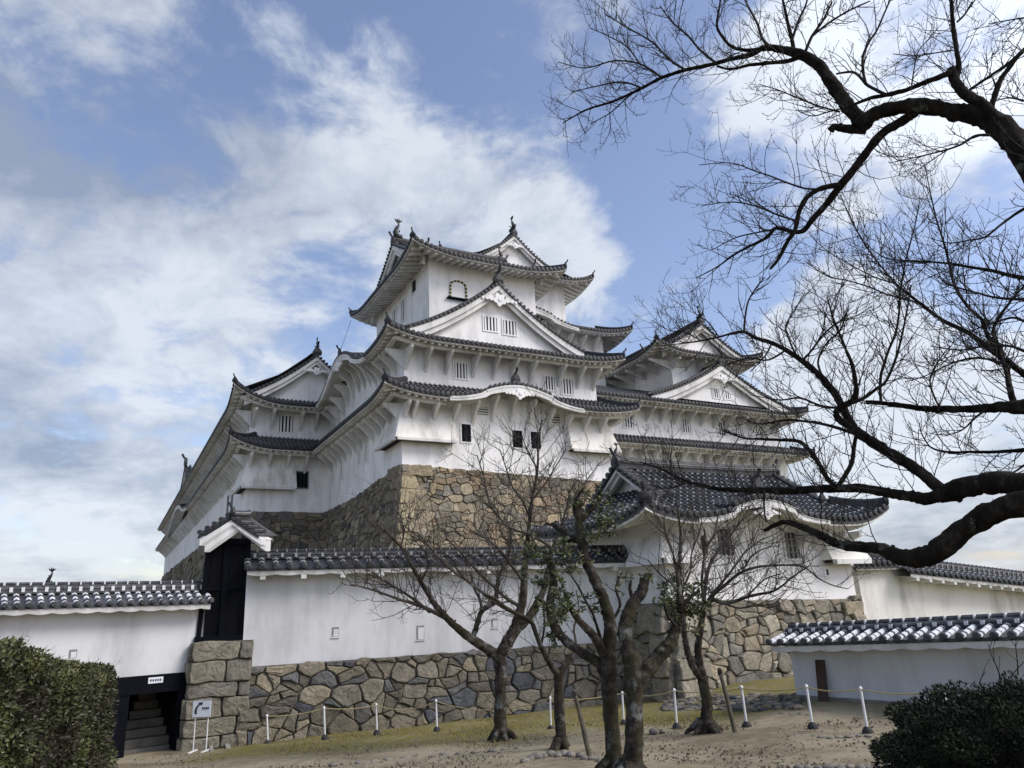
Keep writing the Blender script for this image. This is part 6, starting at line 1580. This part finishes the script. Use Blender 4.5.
for _ in range(4500):
    px = ru(90, 900); py = 768 - (ru(0, 1) ** 1.3) * 50; b = onground(px, py)
    if b.y > 19.5: continue
    if rnd() < .9:
        s_ = ru(.006, .022); k_ = ru(.5, 1.2); gv.tone = tuple(k_ * q for q in random.choice(((.20, .175, .13), (.13, .115, .09), (.26, .23, .18)))); a = ru(0, 3)
        pts = [(b.x + s_ * math.cos(a + q * 1.57), b.y + s_ * math.sin(a + q * 1.57)) for q in range(4)]
        gv.grid([[(x, y, b.z - .01) for x, y in pts], [(b.x + (x - b.x) * .6, b.y + (y - b.y) * .6, b.z + s_ * .7) for x, y in pts]], 0, True); gv.face([(b.x + (x - b.x) * .6, b.y + (y - b.y) * .6, b.z + s_ * .7) for x, y in pts])
    else:
        gv.tone = random.choice(((.10, .06, .03), (.16, .10, .05), (.07, .05, .03))); a = ru(0, 6.28); l = ru(.02, .045); dx, dy = math.cos(a) * l, math.sin(a) * l
        gv.face([(b.x - dx, b.y - dy, b.z + .022), (b.x + dy * .5, b.y - dx * .5, b.z + .03), (b.x + dx, b.y + dy, b.z + .04), (b.x - dy * .5, b.y + dx * .5, b.z + .028)])
tag(gv.build('gravel_and_leaves', 'stone'), 'loose gravel and fallen brown leaves strewn over the sandy courtyard', 'gravel', kind='stuff')
# concrete gutter by the gate path
a0, a1 = onground(216, 748), onground(228, 768); dv = (a1 - a0); dv.z = 0; L_ = dv.length; 
GU = empty('gutter', a0, math.atan2(dv.y, dv.x)); tag(GU, 'narrow concrete gutter running from the stone pier to the bottom edge', 'gutter')
for y0, y1 in ((-.16, -.08), (.20, .30)):
    m = MB(); m.box(-.3, L_ + 2.5, y0, y1, -.08, .07); m.build('kerb', 'concrete', GU)
m = MB(); m.box(-.3, L_ + 2.5, -.08, .20, -.08, .012); m.build('channel', 'hedge_core', GU)
# stone rubble strip on the sand foot of front wall: fallen leaves / grass tufts
gr = MB(); gr.t = []; gr.tone = .4; random.seed(71)
for _ in range(16000):
    px = ru(225, 900); py = ru(712, 752); b = onground(px, py)
    lim = MOSS_K * b.x + MOSS_0 - .4 + 1.2 * math.sin(b.x * 1.3)
    if b.y < lim or b.y > 20.0 + .3 * (b.x + 7.6): continue
    gr.tone = ru(.3, 1); h = ru(.02, .06); a = ru(0, 6.28); dx, dy = math.cos(a) * .008, math.sin(a) * .008
    gr.face([(b.x - dx, b.y - dy, b.z - .01), (b.x + dx, b.y + dy, b.z - .01), (b.x + ru(-.03, .03), b.y + ru(-.03, .03), b.z + h)])
M['grass'] = mat('winter grass', leaf_fn([(.06, .055, .02), (.12, .11, .035), (.2, .17, .06), (.26, .22, .10)]), .9, .1)
tag(gr.build('grass', 'grass'), 'thin yellowish winter grass and moss along the foot of the walls', 'grass', kind='stuff')
# far roof behind the left wall: only its fish finial shows
fr = at(42, 592, 34); FR = empty('far_gatehouse', (fr.x, fr.y, -.6), R_(10)); tag(FR, 'distant roof behind the left wall, only its dark fish finial showing over the coping', 'building')
hh = at(42, 585, 34).z + .6; m = MB(); m.box(-2.0, 4, -1.5, 3, 0, hh - 1.2); m.build('wall', 'plaster', FR)
m = MB(); m.hexa([(-2.4, -2, hh - 1.3), (4.4, -2, hh - 1.3), (4.4, 3.5, hh - 1.3), (-2.4, 3.5, hh - 1.3), (-.3, .6, hh - .3), (3, .6, hh - .3), (3, .9, hh - .3), (-.3, .9, hh - .3)]); o = m.build('roof', 'tile', FR)
sf_ = shachi('fish_finial', (0, .75, hh + .05), (-1, 0, 0), .42, FR)
